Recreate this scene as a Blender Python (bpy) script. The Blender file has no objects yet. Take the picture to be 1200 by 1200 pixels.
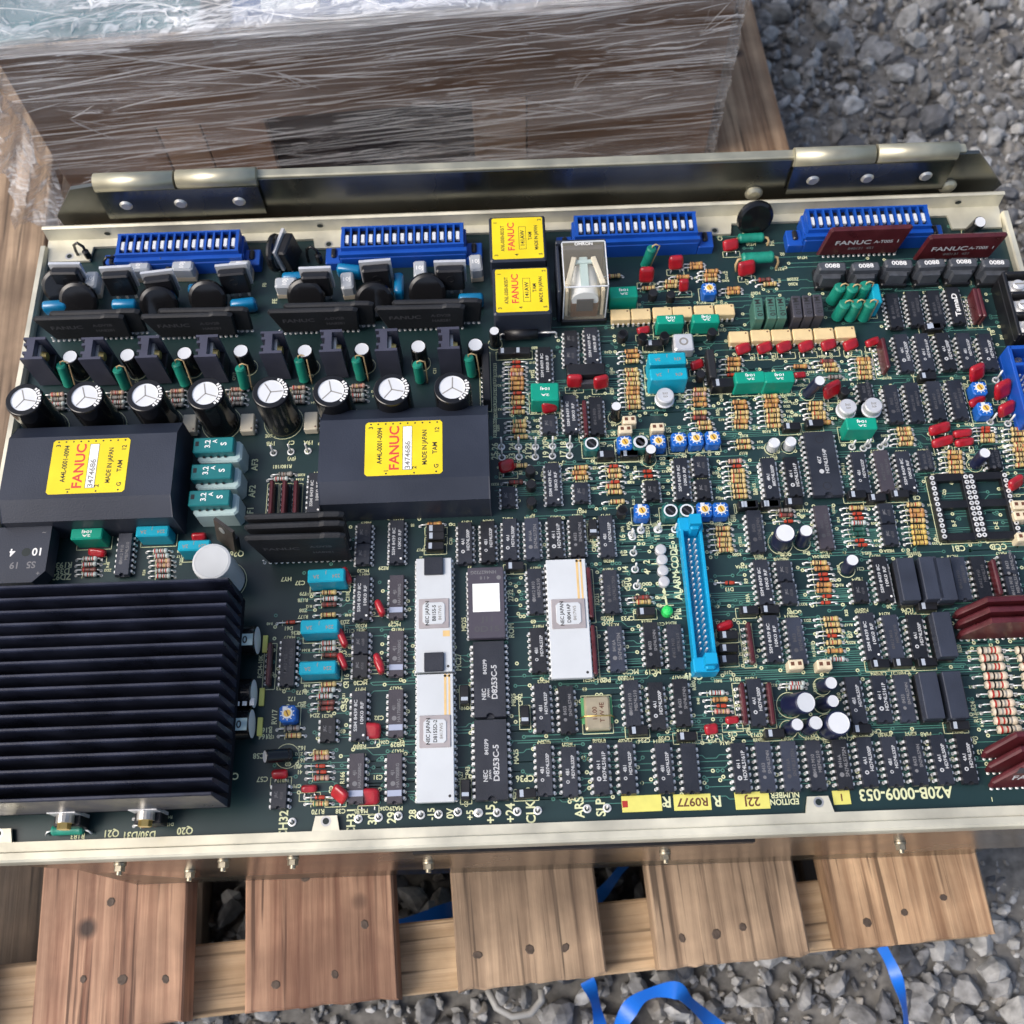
import bpy, math, random
import numpy as np
from mathutils import Matrix, Vector, Euler
random.seed(7); RNG = np.random.default_rng(11)
R = math.radians
S = 0.001                                   # the layout below is in millimetres
scene = bpy.context.scene
col = scene.collection

# ------------------------------------------------------------------ camera
cam_d = bpy.data.cameras.new('camera'); cam = bpy.data.objects.new('camera', cam_d); col.objects.link(cam)
TH, RO, CH = R(24.0), R(2.1), 436.0
fw = Vector((0, math.sin(TH), -math.cos(TH))); up0 = Vector((0, math.cos(TH), math.sin(TH))); r0 = Vector((1, 0, 0))
ri = r0*math.cos(RO) - up0*math.sin(RO); up = up0*math.cos(RO) + r0*math.sin(RO)
m = Matrix((ri, up, -fw)).transposed().to_4x4()
m.translation = Vector((0, -CH*math.tan(TH), CH))*S
cam.matrix_world = m
cam_d.sensor_width = 36; cam_d.lens = 36*1240/1200; cam_d.clip_start = 0.02; cam_d.clip_end = 200
cam_d.dof.use_dof = True; cam_d.dof.focus_distance = 0.455; cam_d.dof.aperture_fstop = 15
scene.camera = cam

# ------------------------------------------------------------------ daylight (overcast)
SUN_EL, SUN_AZ = 48, 195                    # degrees; azimuth anticlockwise from +X
w = bpy.data.worlds.new('World'); scene.world = w; w.use_nodes = True
nt = w.node_tree; bg = nt.nodes['Background']
sky = nt.nodes.new('ShaderNodeTexSky'); sky.sky_type = 'NISHITA'; sky.sun_disc = False
sky.sun_elevation = R(SUN_EL); sky.sun_rotation = R(90-SUN_AZ); sky.air_density = 1.0; sky.dust_density = 4.5; sky.ozone_density = .4
nt.links.new(sky.outputs[0], bg.inputs[0]); bg.inputs[1].default_value = 0.13
sun_d = bpy.data.lights.new('sun', 'SUN'); sun_d.energy = 1.4; sun_d.angle = R(40); sun_d.color = (1, .985, .97)
sun = bpy.data.objects.new('sun', sun_d); col.objects.link(sun)
sd = Vector((math.cos(R(SUN_EL))*math.cos(R(SUN_AZ)), math.cos(R(SUN_EL))*math.sin(R(SUN_AZ)), math.sin(R(SUN_EL))))
sun.rotation_euler = sd.to_track_quat('Z', 'Y').to_euler()
scene.view_settings.view_transform = 'Standard'; scene.view_settings.look = 'None'
scene.view_settings.exposure = 0.5; scene.view_settings.gamma = 1; scene.view_settings.use_curve_mapping = False

# ------------------------------------------------------------------ materials
MATS = {}
def M(name, rgb, rough=.5, metal=0., var=.0, vs=120., bump=0., bs=600., coat=0., spec=.5, alpha=1., trans=0., rvar=0.):
    if name in MATS: return MATS[name]
    ma = bpy.data.materials.new(name); ma.use_nodes = True; t = ma.node_tree; p = t.nodes['Principled BSDF']
    p.inputs['Base Color'].default_value = (*rgb, 1); p.inputs['Roughness'].default_value = rough; p.inputs['Metallic'].default_value = metal
    p.inputs['Coat Weight'].default_value = coat; p.inputs['Coat Roughness'].default_value = .15
    p.inputs['Specular IOR Level'].default_value = spec; p.inputs['Alpha'].default_value = alpha
    p.inputs['Transmission Weight'].default_value = trans
    if var or bump or rvar:
        g = t.nodes.new('ShaderNodeNewGeometry')
        n = t.nodes.new('ShaderNodeTexNoise'); n.inputs['Scale'].default_value = vs; n.inputs['Detail'].default_value = 5
        t.links.new(g.outputs['Position'], n.inputs['Vector'])
        if var:
            mr = t.nodes.new('ShaderNodeMapRange'); mr.inputs[1].default_value = .3; mr.inputs[2].default_value = .7
            mr.inputs[3].default_value = 1-var; mr.inputs[4].default_value = 1+var
            t.links.new(n.outputs['Fac'], mr.inputs[0])
            hs = t.nodes.new('ShaderNodeHueSaturation'); hs.inputs['Color'].default_value = (*rgb, 1)
            t.links.new(mr.outputs[0], hs.inputs['Value']); t.links.new(hs.outputs[0], p.inputs['Base Color'])
        if rvar:
            mr2 = t.nodes.new('ShaderNodeMapRange'); mr2.inputs[1].default_value = .3; mr2.inputs[2].default_value = .7
            mr2.inputs[3].default_value = max(.03, rough-rvar); mr2.inputs[4].default_value = min(1, rough+rvar)
            t.links.new(n.outputs['Fac'], mr2.inputs[0]); t.links.new(mr2.outputs[0], p.inputs['Roughness'])
        if bump:
            n2 = t.nodes.new('ShaderNodeTexNoise'); n2.inputs['Scale'].default_value = bs; n2.inputs['Detail'].default_value = 3
            t.links.new(g.outputs['Position'], n2.inputs['Vector'])
            b = t.nodes.new('ShaderNodeBump'); b.inputs['Strength'].default_value = bump; b.inputs['Distance'].default_value = .0006
            t.links.new(n2.outputs['Fac'], b.inputs['Height']); t.links.new(b.outputs[0], p.inputs['Normal'])
    MATS[name] = ma
    return ma
M('mask', (.011, .031, .033), .34, var=.3, vs=14, rvar=.07, spec=.5)
M('copper', (.065, .195, .155), .4, var=.2, vs=40)
M('hole', (.004, .012, .012), .6)
M('silk', (.66, .69, .42), .6)
M('epoxy', (.018, .021, .031), .42, var=.3, vs=60, bump=.25, bs=2500, rvar=.08)
M('epoxy_dark', (.012, .013, .017), .36, var=.3, vs=60, bump=.25, bs=2500, rvar=.08); M('epoxy_brown', (.048, .042, .054), .5, var=.15, vs=80, bump=.2, bs=2500)
M('epoxy_blue', (.030, .036, .055), .45, var=.2, vs=80, bump=.2, bs=2500)
M('tin', (.84, .84, .82), .38, .4, var=.15, vs=300, rvar=.1)
M('steel', (.62, .61, .58), .34, .8, var=.1, vs=90, rvar=.08)
M('ink', (.50, .51, .52), .6); M('ink_dim', (.17, .17, .18), .6); M('ink_faint', (.07, .07, .078), .5); M('ink_black', (.02, .02, .02), .6)
M('ink_red', (.62, .06, .04), .5); M('ink_white', (.8, .8, .78), .5); M('band_light', (.36, .40, .52), .5)
M('ceramic', (.58, .61, .63), .35, var=.05, vs=60, coat=.15); M('gold', (.72, .50, .22), .45, .1, var=.1, vs=200); M('lidgrey', (.42, .38, .38), .4, .3, var=.1, vs=120)
M('eprom', (.062, .055, .075), .5, var=.12, vs=80); M('sticker', (.86, .88, .86), .55, var=.04, vs=40)
M('black', (.009, .009, .011), .38, var=.3, vs=70, rvar=.08); M('black_matt', (.010, .011, .014), .58, var=.35, vs=60, bump=.15)
M('black_mod', (.020, .026, .043), .45, var=.25, vs=25, bump=.12, bs=1500, rvar=.08)
M('glossblack', (.008, .008, .009), .16, rvar=.06, vs=40)
M('anod', (.020, .024, .044), .34, .1, var=.5, vs=60, rvar=.12, spec=.4, bump=.1, bs=900); M('anod_p', (.065, .067, .098), .42, .3, var=.2, vs=60)
M('sleeve_blue', (.010, .013, .045), .3, var=.2, vs=200); M('alu', (.72, .73, .75), .36, .45, var=.06, vs=150, rvar=.08); M('alu_lid', (.70, .72, .74), .45, .15, var=.05, vs=90)
M('red_dip', (.36, .010, .018), .28, var=.2, vs=300, bump=.2, bs=500, coat=.4); M('maroon', (.075, .012, .016), .33, var=.25, vs=150, rvar=.08, coat=.2)
M('film_green', (.003, .28, .19), .45, var=.12, vs=80, spec=.3); M('film_cyan', (.006, .33, .47), .42, var=.1, vs=80, spec=.3); M('cyan_p', (.006, .31, .56), .42, var=.1, vs=60, spec=.3)
M('film_blue', (.004, .17, .36), .25, var=.1, vs=80, coat=.4); M('teal', (.008, .215, .15), .45, var=.2, vs=200, bump=.15, bs=900)
M('fuse_teal', (.004, .16, .17), .4, var=.1, vs=100); M('fuse_base', (.42, .56, .56), .45, var=.06, vs=80); M('trim_green', (.010, .110, .105), .38)
M('trim_blue', (.010, .115, .46), .36, var=.1, vs=120); M('con_blue', (.006, .07, .38), .4, var=.12, vs=60, rvar=.05); M('slotwhite', (.66, .69, .72), .45); M('stripe', (.40, .45, .52), .45); M('white_cap', (.52, .54, .55), .5, var=.08, vs=60); M('brass', (.72, .52, .18), .3, .9, var=.1, vs=300)
M('yellow', (.80, .62, .012), .4, var=.10, vs=45, rvar=.1); M('yellow_lab', (.70, .66, .16), .6, var=.06, vs=200)
M('cream', (.72, .55, .29), .45, var=.06, vs=200); M('cream_c', (.70, .60, .42), .5, var=.12, vs=300); M('ivory', (.66, .60, .46), .5, var=.08, vs=200)
M('sink_base', (.010, .011, .016), .7, spec=.05); M('zinc', (.68, .65, .52), .42, .4, var=.22, vs=45, rvar=.12, bump=.06, bs=300); M('zinc_dark', (.20, .20, .175), .26, .95, var=.25, vs=18, rvar=.12)
M('zinc_front', (.30, .26, .22), .22, .9, var=.2, vs=20, rvar=.08); M('screw', (.42, .38, .29), .4, .8, var=.2, vs=300); M('hinge', (.50, .475, .36), .42, .7, var=.2, vs=60, rvar=.1)
M('tan', (.54, .41, .18), .45, var=.15, vs=500); M('orange', (.46, .23, .08), .45, var=.15, vs=500); M('pink', (.46, .30, .24), .45); M('yelres', (.62, .44, .12), .45); M('wres', (.46, .52, .50), .45); M('brownres', (.15, .05, .04), .4); M('greenres', (.02, .085, .065), .4); M('cream_res', (.60, .52, .40), .45)
M('dred', (.42, .05, .02), .25, coat=.4); M('b_black', (.015, .012, .01), .5); M('b_brown', (.13, .05, .025), .5); M('b_red', (.40, .03, .02), .5); M('b_gold', (.5, .35, .08), .4); M('b_grey', (.25, .24, .22), .5); M('b_green', (.03, .16, .08), .5)
M('led_green', (.03, .62, .12), .25, coat=.4); M('led_clear', (.50, .50, .52), .2, coat=.5); M('clear', (.85, .78, .60), .06, alpha=.14, coat=.5); M('clear_lamp', (.62, .66, .70), .2, trans=.35)
M('beige_wire', (.50, .36, .18), .5); M('xtal_gold', (.66, .55, .36), .32, .75, var=.12, vs=200); M('pad_green', (.10, .38, .16), .5); M('tab_dark', (.12, .10, .085), .4, .7, var=.2, vs=200)
M('mgreen', (.055, .150, .115), .5, var=.1, vs=200); M('mdark', (.050, .048, .060), .5, var=.1, vs=200); M('ferrite', (.06, .066, .078), .5, var=.2, vs=300)
M('orange_disc', (.72, .45, .08), .4); M('rust', (.09, .065, .05), .7, .3, var=.3, vs=400); M('wire_grey', (.33, .33, .32), .45); M('strap_blue', (.008, .16, .70), .35, bump=.2, bs=200)

# ------------------------------------------------------------------ mesh builder
class MB:
    def __init__(s): s.v = []; s.f = []; s.m = []; s.sm = []; s.mats = []
    def mi(s, name):
        if name not in s.mats: s.mats.append(name)
        return s.mats.index(name)
    def add(s, vs, fs, mat, smooth=False):
        b = len(s.v); s.v += [tuple(v) for v in vs]; k = s.mi(mat)
        for f in fs: s.f.append(tuple(i+b for i in f)); s.m.append(k); s.sm.append(smooth)
    def box(s, cx, cy, z0, sx, sy, sz, mat, M4=None):
        x, y = sx/2, sy/2
        vs = [(cx+a*x, cy+b*y, z0+c*sz) for c in (0, 1) for a, b in ((-1, -1), (1, -1), (1, 1), (-1, 1))]
        if M4 is not None: vs = [M4 @ Vector(v) for v in vs]
        s.add(vs, [(3, 2, 1, 0), (4, 5, 6, 7), (0, 1, 5, 4), (1, 2, 6, 5), (2, 3, 7, 6), (3, 0, 4, 7)], mat)
    def rings(s, rs, mat, capb=False, capt=True, smooth=False, M4=None):
        n = len(rs[0]); vs = [v for r in rs for v in r]
        if M4 is not None: vs = [M4 @ Vector(v) for v in vs]
        fs = []
        for i in range(len(rs)-1):
            for j in range(n):
                k = (j+1) % n; fs.append((i*n+j, i*n+k, (i+1)*n+k, (i+1)*n+j))
        s.add(vs, fs, mat, smooth)
        b = len(s.v)-len(vs); k = s.mi(mat)
        if capt: s.f.append(tuple(b+(len(rs)-1)*n+j for j in range(n))); s.m.append(k); s.sm.append(False)
        if capb: s.f.append(tuple(b+n-1-j for j in range(n))); s.m.append(k); s.sm.append(False)
    def rbox(s, cx, cy, z0, sx, sy, sz, c, mat, corner=None, M4=None, capb=True, top=None):
        """box with cut vertical corners and a chamfered top edge"""
        k = c if corner is None else corner
        def oct(x, y, z, k): return [(cx-x+k, cy-y, z), (cx+x-k, cy-y, z), (cx+x, cy-y+k, z), (cx+x, cy+y-k, z), (cx+x-k, cy+y, z), (cx-x+k, cy+y, z), (cx-x, cy+y-k, z), (cx-x, cy-y+k, z)]
        x, y = sx/2, sy/2
        s.rings([oct(x, y, z0, k), oct(x, y, z0+sz-c, k), oct(x-c, y-c, z0+sz, k*.7)], mat, capb, True, M4=M4)
    def cyl(s, p0, p1, r, n, mat, cap=True, smooth=True, r1=None):
        p0, p1 = Vector(p0), Vector(p1); d = (p1-p0).normalized(); a = d.orthogonal().normalized(); b = d.cross(a); r1 = r if r1 is None else r1
        A = [p0+(a*math.cos(2*math.pi*i/n)+b*math.sin(2*math.pi*i/n))*r for i in range(n)]
        B = [p1+(a*math.cos(2*math.pi*i/n)+b*math.sin(2*math.pi*i/n))*r1 for i in range(n)]
        s.rings([A, B], mat, cap, cap, smooth)
    def lathe(s, prof, n, mats, M4=None, smooth=True):
        """profile of (r, z) about Z; mats: one name or one per segment"""
        for i in range(len(prof)-1):
            r0_, z0 = prof[i]; r1_, z1 = prof[i+1]; mt = mats if isinstance(mats, str) else mats[i]
            A = [(r0_*math.cos(2*math.pi*j/n), r0_*math.sin(2*math.pi*j/n), z0) for j in range(n)]
            B = [(r1_*math.cos(2*math.pi*j/n), r1_*math.sin(2*math.pi*j/n), z1) for j in range(n)]
            s.rings([A, B], mt, False, False, smooth, M4)
    def tube(s, pts, r, n, mat):
        pts = [Vector(p) for p in pts]; rs = []; a = None
        for i, p in enumerate(pts):
            d = (pts[min(i+1, len(pts)-1)]-pts[max(i-1, 0)]).normalized()
            a = d.orthogonal().normalized() if a is None else (a-d*a.dot(d)).normalized()
            b = d.cross(a); rs.append([p+(a*math.cos(2*math.pi*k/n)+b*math.sin(2*math.pi*k/n))*r for k in range(n)])
        s.rings(rs, mat, True, True, True)
    def poly(s, pts, mat): s.add(pts, [tuple(range(len(pts)))], mat)
    def prism(s, pts, z0, z1, mat, M4=None):
        n = len(pts); s.rings([[(x, y, z0) for x, y in pts], [(x, y, z1) for x, y in pts]], mat, True, True, M4=M4)
    def text(s, t, x, y, z, h, rot, mat, M4=None, wid=1.):
        vs, fs = TEXT[t]; c, sn = math.cos(R(rot)), math.sin(R(rot)); k = h/.70
        out = [(x+(a*wid*c-b*sn)*k, y+(a*wid*sn+b*c)*k, z) for a, b in vs]
        if M4 is not None: out = [M4 @ Vector(v) for v in out]
        s.add(out, fs, mat)
    def mesh(s, name):
        me = bpy.data.meshes.new(name); me.from_pydata([(x*S, y*S, z*S) for x, y, z in s.v], [], s.f)
        for n in s.mats: me.materials.append(MATS[n])
        me.polygons.foreach_set('material_index', s.m); me.polygons.foreach_set('use_smooth', s.sm); me.update()
        return me

# ------------------------------------------------------------------ lettering (built-in font turned into mesh outlines, one pass)
TEXT = {}
def load_text(strings):
    obs = []
    for t in sorted(set(strings)):
        cu = bpy.data.curves.new('lettering', 'FONT'); cu.body = t; cu.size = 1; cu.align_x = 'CENTER'; cu.align_y = 'CENTER'; cu.resolution_u = 3; cu.offset = .022
        o = bpy.data.objects.new('lettering', cu); col.objects.link(o); obs.append((t, o, cu))
    dg = bpy.context.evaluated_depsgraph_get()
    for t, o, cu in obs:
        me = bpy.data.meshes.new_from_object(o.evaluated_get(dg)); v = [(p.co.x, p.co.y) for p in me.vertices]
        y0, y1 = (min(p[1] for p in v), max(p[1] for p in v)) if v else (0, 0); x0, x1 = (min(p[0] for p in v), max(p[0] for p in v)) if v else (0, 0)
        TEXT[t] = ([(a-(x0+x1)/2, b-(y0+y1)/2) for a, b in v], [tuple(f.vertices) for f in me.polygons])
        bpy.data.meshes.remove(me)
    for t, o, cu in obs: bpy.data.objects.remove(o); bpy.data.curves.remove(cu)

# ------------------------------------------------------------------ board layout (mm): kind, x, y, parameters
PARTS = [
('ic', 31.4, 88.1, 8, 's'), ('ic', 30.9, 78.7, 8, 's'), ('ic', 41.3, 84.0, 16, 'ra'), ('ic', 18.1, 73.9, 16, 'ra'), ('ic', 18.6, 42.3, 8, 's'), ('ic', 28.9, 47.1, 14, 'ra'), ('ic', 41.0, 45.9, 14, 'f'), 
('blk', 37.2, 68.0, 18, 6, 9), ('my', 31.7, 63.7, 9, 9, 0, 15), ('my', 44.4, 62.6, 9, 9, 12, 15), ('film', 17.3, 55.6, 13, 9.5, 11, 'g', 't'), ('my', 19.8, 51.1, 9, 8, 14, 25), ('sip', 35.6, 44.1, 18.4, 6, 'm'), 
('ec', 50.0, 46.2, -0.4, 0.0, 11.0, 5, 'k'), ('c2', 55.9, 42.0), ('c2', 53.6, 37.1), ('tr', 52.8, 30.0, 'b'), ('tr', 59.6, 29.7, 'g'), ('tr', 37.5, 29.9, 'g'), ('r', 4.6, 78.2, 'r'), ('r', 4.6, 75.5, 'r'), ('r', 4.7, 73.4, 'o'), 
('r', 4.7, 71.2, 'p'), ('r', 4.8, 68.7, 'o'), ('r', 4.7, 66.1, 'o'), ('r', 4.6, 63.5, 'o'), ('r', 4.6, 61.0, 'r'), ('r', 4.7, 58.3, 'o'), ('r', 4.6, 55.6, 't'), ('r', 4.6, 53.1, 'r'), ('r', 4.6, 50.6, 't'), ('r', 4.7, 45.5, 'g2'), 
('r', 4.8, 43.2, 't'), ('r', 4.7, 40.6, 't'), ('r', 4.8, 37.4, 't'), ('ec', -5.2, 89.4, -0.1, -0.5, 12.0, 5, 'k'), ('cp', 0.1, 82.5, 0), ('cp', 7.6, 82.4, 0), ('bigd', 7.6, 92.5, 16), ('t92', 55.7, 87.2), ('t92', 65.4, 85.6), 
('r', 59.9, 81.7, 'o'), ('r', 60.4, 79.0, 'o'), ('r', 60.2, 76.1, 't'), ('r', 59.4, 71.2, 't'), ('r', 59.6, 68.8, 't'), ('r', 59.6, 66.1, 't'), ('r', 59.5, 63.7, 't'), ('r', 59.3, 61.2, 'o'), ('r', 59.3, 58.7, 'o'), 
('r', 59.3, 56.2, 't'), ('r', 59.4, 53.7, 't'), ('r', 59.2, 51.0, 't'), ('sip', -9.8, 68.4, 31.0, 10, 'k'), ('pin', -3.8, 33.0, 9), ('pin', 4.1, 32.7, 9), ('pin', 12.0, 32.4, 9), ('pin', 19.9, 32.4, 9), ('pin', 27.8, 32.5, 9), 
('t92', 76.0, 85.9), ('t92', 98.9, 87.0), ('t92', 91.0, 64.0), ('cp', 71.0, 83.9, 0), ('nut', 84.8, 82.6), ('film', 75.1, 69.9, 17.5, 6.3, 13, 'c', '474'), ('film', 75.0, 61.6, 17.5, 6.3, 13, 'c', '474'), 
('can', 73.1, 52.6, 8.2, 9.0), ('my', 91.6, 72.1, 8, 6, 20, 45), ('sip', 96.4, 69.0, 15.6, 9, 'k'), ('r', 90.7, 59.1, 't'), ('r', 90.5, 56.6, 'p'), ('r', 90.2, 53.9, 'o'), ('r', 89.9, 51.0, 'o'), ('r', 89.2, 46.7, 't'), 
('r', 89.2, 44.0, 'n'), ('r', 91.0, 41.2, 't'), ('r', 91.2, 38.5, 't'), ('r', 108.8, 75.1, 'o'), ('r', 108.8, 72.3, 'o'), ('r', 108.1, 69.5, 't'), ('r', 106.4, 66.7, 'r'), ('cp', 100.8, 59.3, 2), 
('film', 112.9, 59.4, 14, 6, 11, 'g', 't'), ('film', 126.4, 59.0, 14, 6, 11, 'g', 't'), ('r', 109.0, 51.6, 'o'), ('r', 108.7, 48.9, 'o'), ('r', 108.3, 45.9, 't'), ('r', 108.3, 43.2, 't'), ('r', 108.1, 41.2, 'o'), 
('r', 108.0, 38.4, 't'), ('r', 123.7, 54.1, 't'), ('r', 124.0, 51.5, 'o'), ('r', 123.7, 49.1, 'o'), ('r', 123.7, 46.4, 't'), ('r', 123.6, 43.7, 't'), ('r', 123.6, 41.1, 't'), ('r', 123.6, 38.3, 't'), ('r', 107.8, 30.8, 't'), 
('r', 108.1, 27.8, 't'), ('tr', 77.7, 30.7, 'b'), ('tr', 85.4, 30.7, 'b2'), ('tr', 93.2, 30.8, 'b2'), ('tr', 68.1, 30.0, 'b'), ('tr', 60.0, 29.9, 'g'), ('c2', 68.5, 37.6), ('ec', 63.7, 23.6, -0.2, -0.2, 11.0, 5.2, 'k'), 
('ecv', 121.0, 27.3, 5.2, 6, 's'), ('opto', 111.9, 85.2), ('opto', 122.3, 85.6), ('opto', 132.2, 85.4), ('opto', 142.4, 85.3), ('opto', 152.6, 85.3), ('opto', 163.0, 85.7), ('my', 114.9, 80.2, 9.5, 7, 22, 50), 
('my', 125.1, 80.2, 9.5, 7, 22, 50), ('my', 134.5, 80.3, 9.5, 7, 22, 50), ('my', 145.0, 80.3, 9.5, 7, 22, 50), ('my', 155.9, 80.7, 9.5, 7, 22, 50), ('my', 166.4, 80.2, 9.5, 7, 22, 50), ('sip', 178.7, 71.4, 16.5, 9, 'm'), 
('my', 177.0, 81.5, 9, 5, 22, 50), ('r', 139.3, 69.8, 'o'), ('r', 152.9, 72.1, 'n'), ('r', 153.6, 70.0, 't'), ('r', 154.2, 67.2, 't'), ('r', 154.9, 63.2, 'k'), ('r', 170.6, 72.4, 'o'), ('r', 170.3, 70.4, 't'), 
('r', 170.2, 67.8, 't'), ('r', 170.1, 65.1, 't'), ('r', 170.0, 62.4, 't'), ('my', 139.1, 64.9, 7, 4, 5, 60), ('ec', 141.3, 55.2, 1.3, -2.8, 16.7, 5.2, 'b'), ('my', 153.0, 54.7, 12, 9, 28, 30), ('t92', 156.7, 52.0), 
('can', 156.3, 43.1, 8.2, 9.0), ('can', 168.2, 43.3, 8.2, 9.0), ('ic', 179.4, 46.1, 14, 'f'), ('ic', 167.7, 53.1, 8, 'f'), ('r', 144.1, 49.4, 't'), ('r', 144.0, 46.7, 't'), ('r', 144.3, 44.0, 't'), ('r', 144.6, 41.7, 't'), 
('r', 146.8, 39.0, 'o'), ('cp', 130.4, 36.2, 0), ('cp', 141.1, 37.4, 0), ('film', 160.3, 32.9, 14, 6.2, 11, 'g', 't'), ('ecv', 120.8, 27.2, 5.2, 6, 's'), ('ecv', 128.5, 27.6, 5.2, 6, 's'), ('pin', 157.7, 26.4, 6), 
('pin', 165.0, 26.8, 6), ('pin', 173.0, 27.2, 6), ('ic', 189.5, 73.8, 16, 'b1'), ('ic', 199.3, 73.8, 16, 'b1'), ('ic', 209.3, 73.6, 16, 'b1'), ('ic', 219.1, 73.6, 14, 'b2'), ('ic', 229.2, 72.7, 14, 'b2'), ('cp', 205.3, 87.4, 0), 
('cp', 197.7, 60.3, 0), ('ic', 179.3, 46.5, 14, 'f'), ('ic', 189.2, 46.8, 16, 'f'), ('ic', 199.6, 47.2, 16, 'f'), ('ic', 209.6, 47.3, 16, 'f'), ('my', 221.9, 60.8, 10, 10, 25, 30), ('my', 231.7, 50.9, 11, 11, 25, 30), 
('my', 231.5, 41.2, 11, 8, 25, 30), ('my', 220.1, 47.2, 11, 5, 28, 45), ('tr', 219.7, 51.7, 'b'), ('tr', 220.0, 40.7, 'b2'), ('my', 198.9, 32.6, 13, 7, 15, 40), ('my', 199.2, 26.2, 13, 6, 15, 45), 
('my', 208.8, 30.1, 11, 5, 8, 45), ('my', 208.8, 25.5, 11, 5, 8, 45), ('r', 182.6, 34.1, 't'), ('r', 182.8, 31.7, 't'), ('r', 183.0, 29.1, 't'), ('r', 182.3, 26.4, 't'), ('r', 220.6, 33.3, 'r'), ('r', 220.3, 31.6, 'r'), 
('r', 220.4, 29.1, 't'), ('r', 219.9, 26.6, 't'), ('r', 235.1, 31.9, 't'), ('r', 234.5, 29.4, 't'), ('r', 234.2, 26.4, 't'), ('r', 233.6, 23.9, 't'), ('r', 233.4, 21.3, 't'), ('pin', 231.2, 59.0, 8), ('pin', 223.7, 36.7, 8), 
('pin', 231.7, 35.6, 8), ('pin', 170.8, 25.8, 8), ('pin', 162.8, 25.4, 8), ('ic', 189.0, 97.7, 14, 'f'), ('ic', 199.3, 98.7, 14, 'f'), ('ic', 209.5, 98.6, 14, 'f'), ('ic', 219.4, 99.7, 16, 'tam'), ('cp', 206.7, 87.7, 0), 
('sip', 227.6, 97.7, 16.3, 9, 'm'), ('sip', 229.6, 97.6, 16.3, 9, 'm'), ('ic', 63.5, 6.5, 8, 's'), ('ic', 77.4, 11.8, 16, 'ra'), ('ic', 86.5, 17.8, 8, 's'), ('ic', 86.6, 6.3, 8, 's'), ('ic', 117.2, 10.0, 14, 'b2'), 
('ic', 107.4, -15.2, 14, 'f'), ('cp', 54.5, 25.5, 0), ('cp', 105.9, -2.5, 0), ('cp', 115.8, -2.6, 0), ('r', 62.6, 17.4, 'r'), ('r', 62.4, 14.9, 'r'), ('r', 103.0, 20.8, 'p'), ('r', 103.5, 18.3, 'r'), ('r', 103.5, 15.7, 't'), 
('r', 103.4, 13.2, 't'), ('r', 103.4, 10.8, 't'), ('r', 103.4, 8.2, 't'), ('r', 103.4, 5.6, 't'), ('r', 103.4, 2.9, 't'), ('tr', 57.7, -4.5, 'b2'), ('tr', 70.3, -5.0, 'g'), ('tr', 77.5, -5.3, 'g'), ('tr', 85.5, -4.9, 'b2'), 
('tr', 92.7, -5.2, 'b'), ('pin', 52.9, -13.2, 6), ('pin', 57.2, -11.0, 6), ('pin', 64.5, -11.3, 6), ('pin', 72.4, -11.6, 6), ('r', 93.6, -12.4, 't'), ('r', 93.1, -15.2, 't'), ('r', 93.3, -17.8, 't'), ('r', 93.5, -20.3, 't'), 
('r', 93.7, -22.7, 't'), ('t92', 49.1, -4.2), ('pin', -3.7, 27.5, 9), ('pin', 4.2, 27.5, 9), ('pin', 11.7, 27.2, 9), ('pin', 19.6, 27.3, 9), ('pin', 27.5, 27.3, 9), ('my', -1.0, 21.3, 9, 7, 14, 35), ('r', 2.3, 14.1, 'n'), 
('r', 4.7, 22.5, 't'), ('t92', 9.0, 17.1), ('t92', 9.1, 10.0), ('t92', 8.9, 1.6), ('ic', -1.4, 6.0, 8, 's'), ('ic', 19.0, 11.7, 16, 'ra'), ('ic', 31.5, 6.9, 8, 's'), ('r', 32.3, 20.4, 't'), ('r', 31.8, 17.8, 'o'), 
('r', 32.3, 15.2, 't'), ('r', 47.3, 20.6, 'r'), ('r', 47.4, 18.2, 't'), ('r', 47.6, 15.5, 't'), ('r', 47.3, 12.6, 'r'), ('r', 46.8, 10.3, 't'), ('r', 47.3, 7.4, 't'), ('r', 47.9, 2.6, 't'), ('cp', 43.8, 25.2, 0), 
('cp', 54.5, 25.1, 0), ('t92', 48.7, -4.8), ('ic', -21.2, -15.8, 14, 'b2'), ('ic', -11.1, -15.6, 14, 'b2'), ('ic', -1.4, -14.9, 14, 'b2'), ('ic', 8.6, -14.9, 14, 'f1'), ('ic', 18.8, -14.9, 14, 'b2'), ('ic', 28.5, -14.5, 14, 'f1'), 
('ic', 41.4, -15.0, 14, 'b2'), ('cp', 35.6, -10.9, 1), ('ic', 41.5, -41.0, 14, 'f'), ('ic', 41.8, -66.5, 14, 'f1'), ('ic', 57.1, -65.4, 14, 'f1'), ('ic', 66.9, -66.6, 14, 'f'), ('dipw', 22.5, -52.6, 17.2, 53, 'white2'), 
('sip', 32.4, -41.4, 22.9, 6, 'm'), ('sip', 32.5, -67.0, 21.5, 6, 'm'), ('pin', 53.2, -14.4, 7), ('pin', 57.2, -11.5, 7), ('pin', 65.1, -11.4, 7), ('pin', 53.0, -22.0, 7), ('pin', 53.1, -29.9, 7), ('pin', 53.2, -37.7, 7), 
('led', 64.9, -21.7, 'c'), ('led', 65.1, -26.5, 'c'), ('led', 65.0, -31.6, 'c'), ('led', 65.0, -36.7, 'c'), ('led', 65.2, -50.1, 'g'), ('r', 55.0, -43.4, 'n'), ('r', 55.3, -45.5, 't'), ('cp', 55.8, -50.7, 0), 
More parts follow.
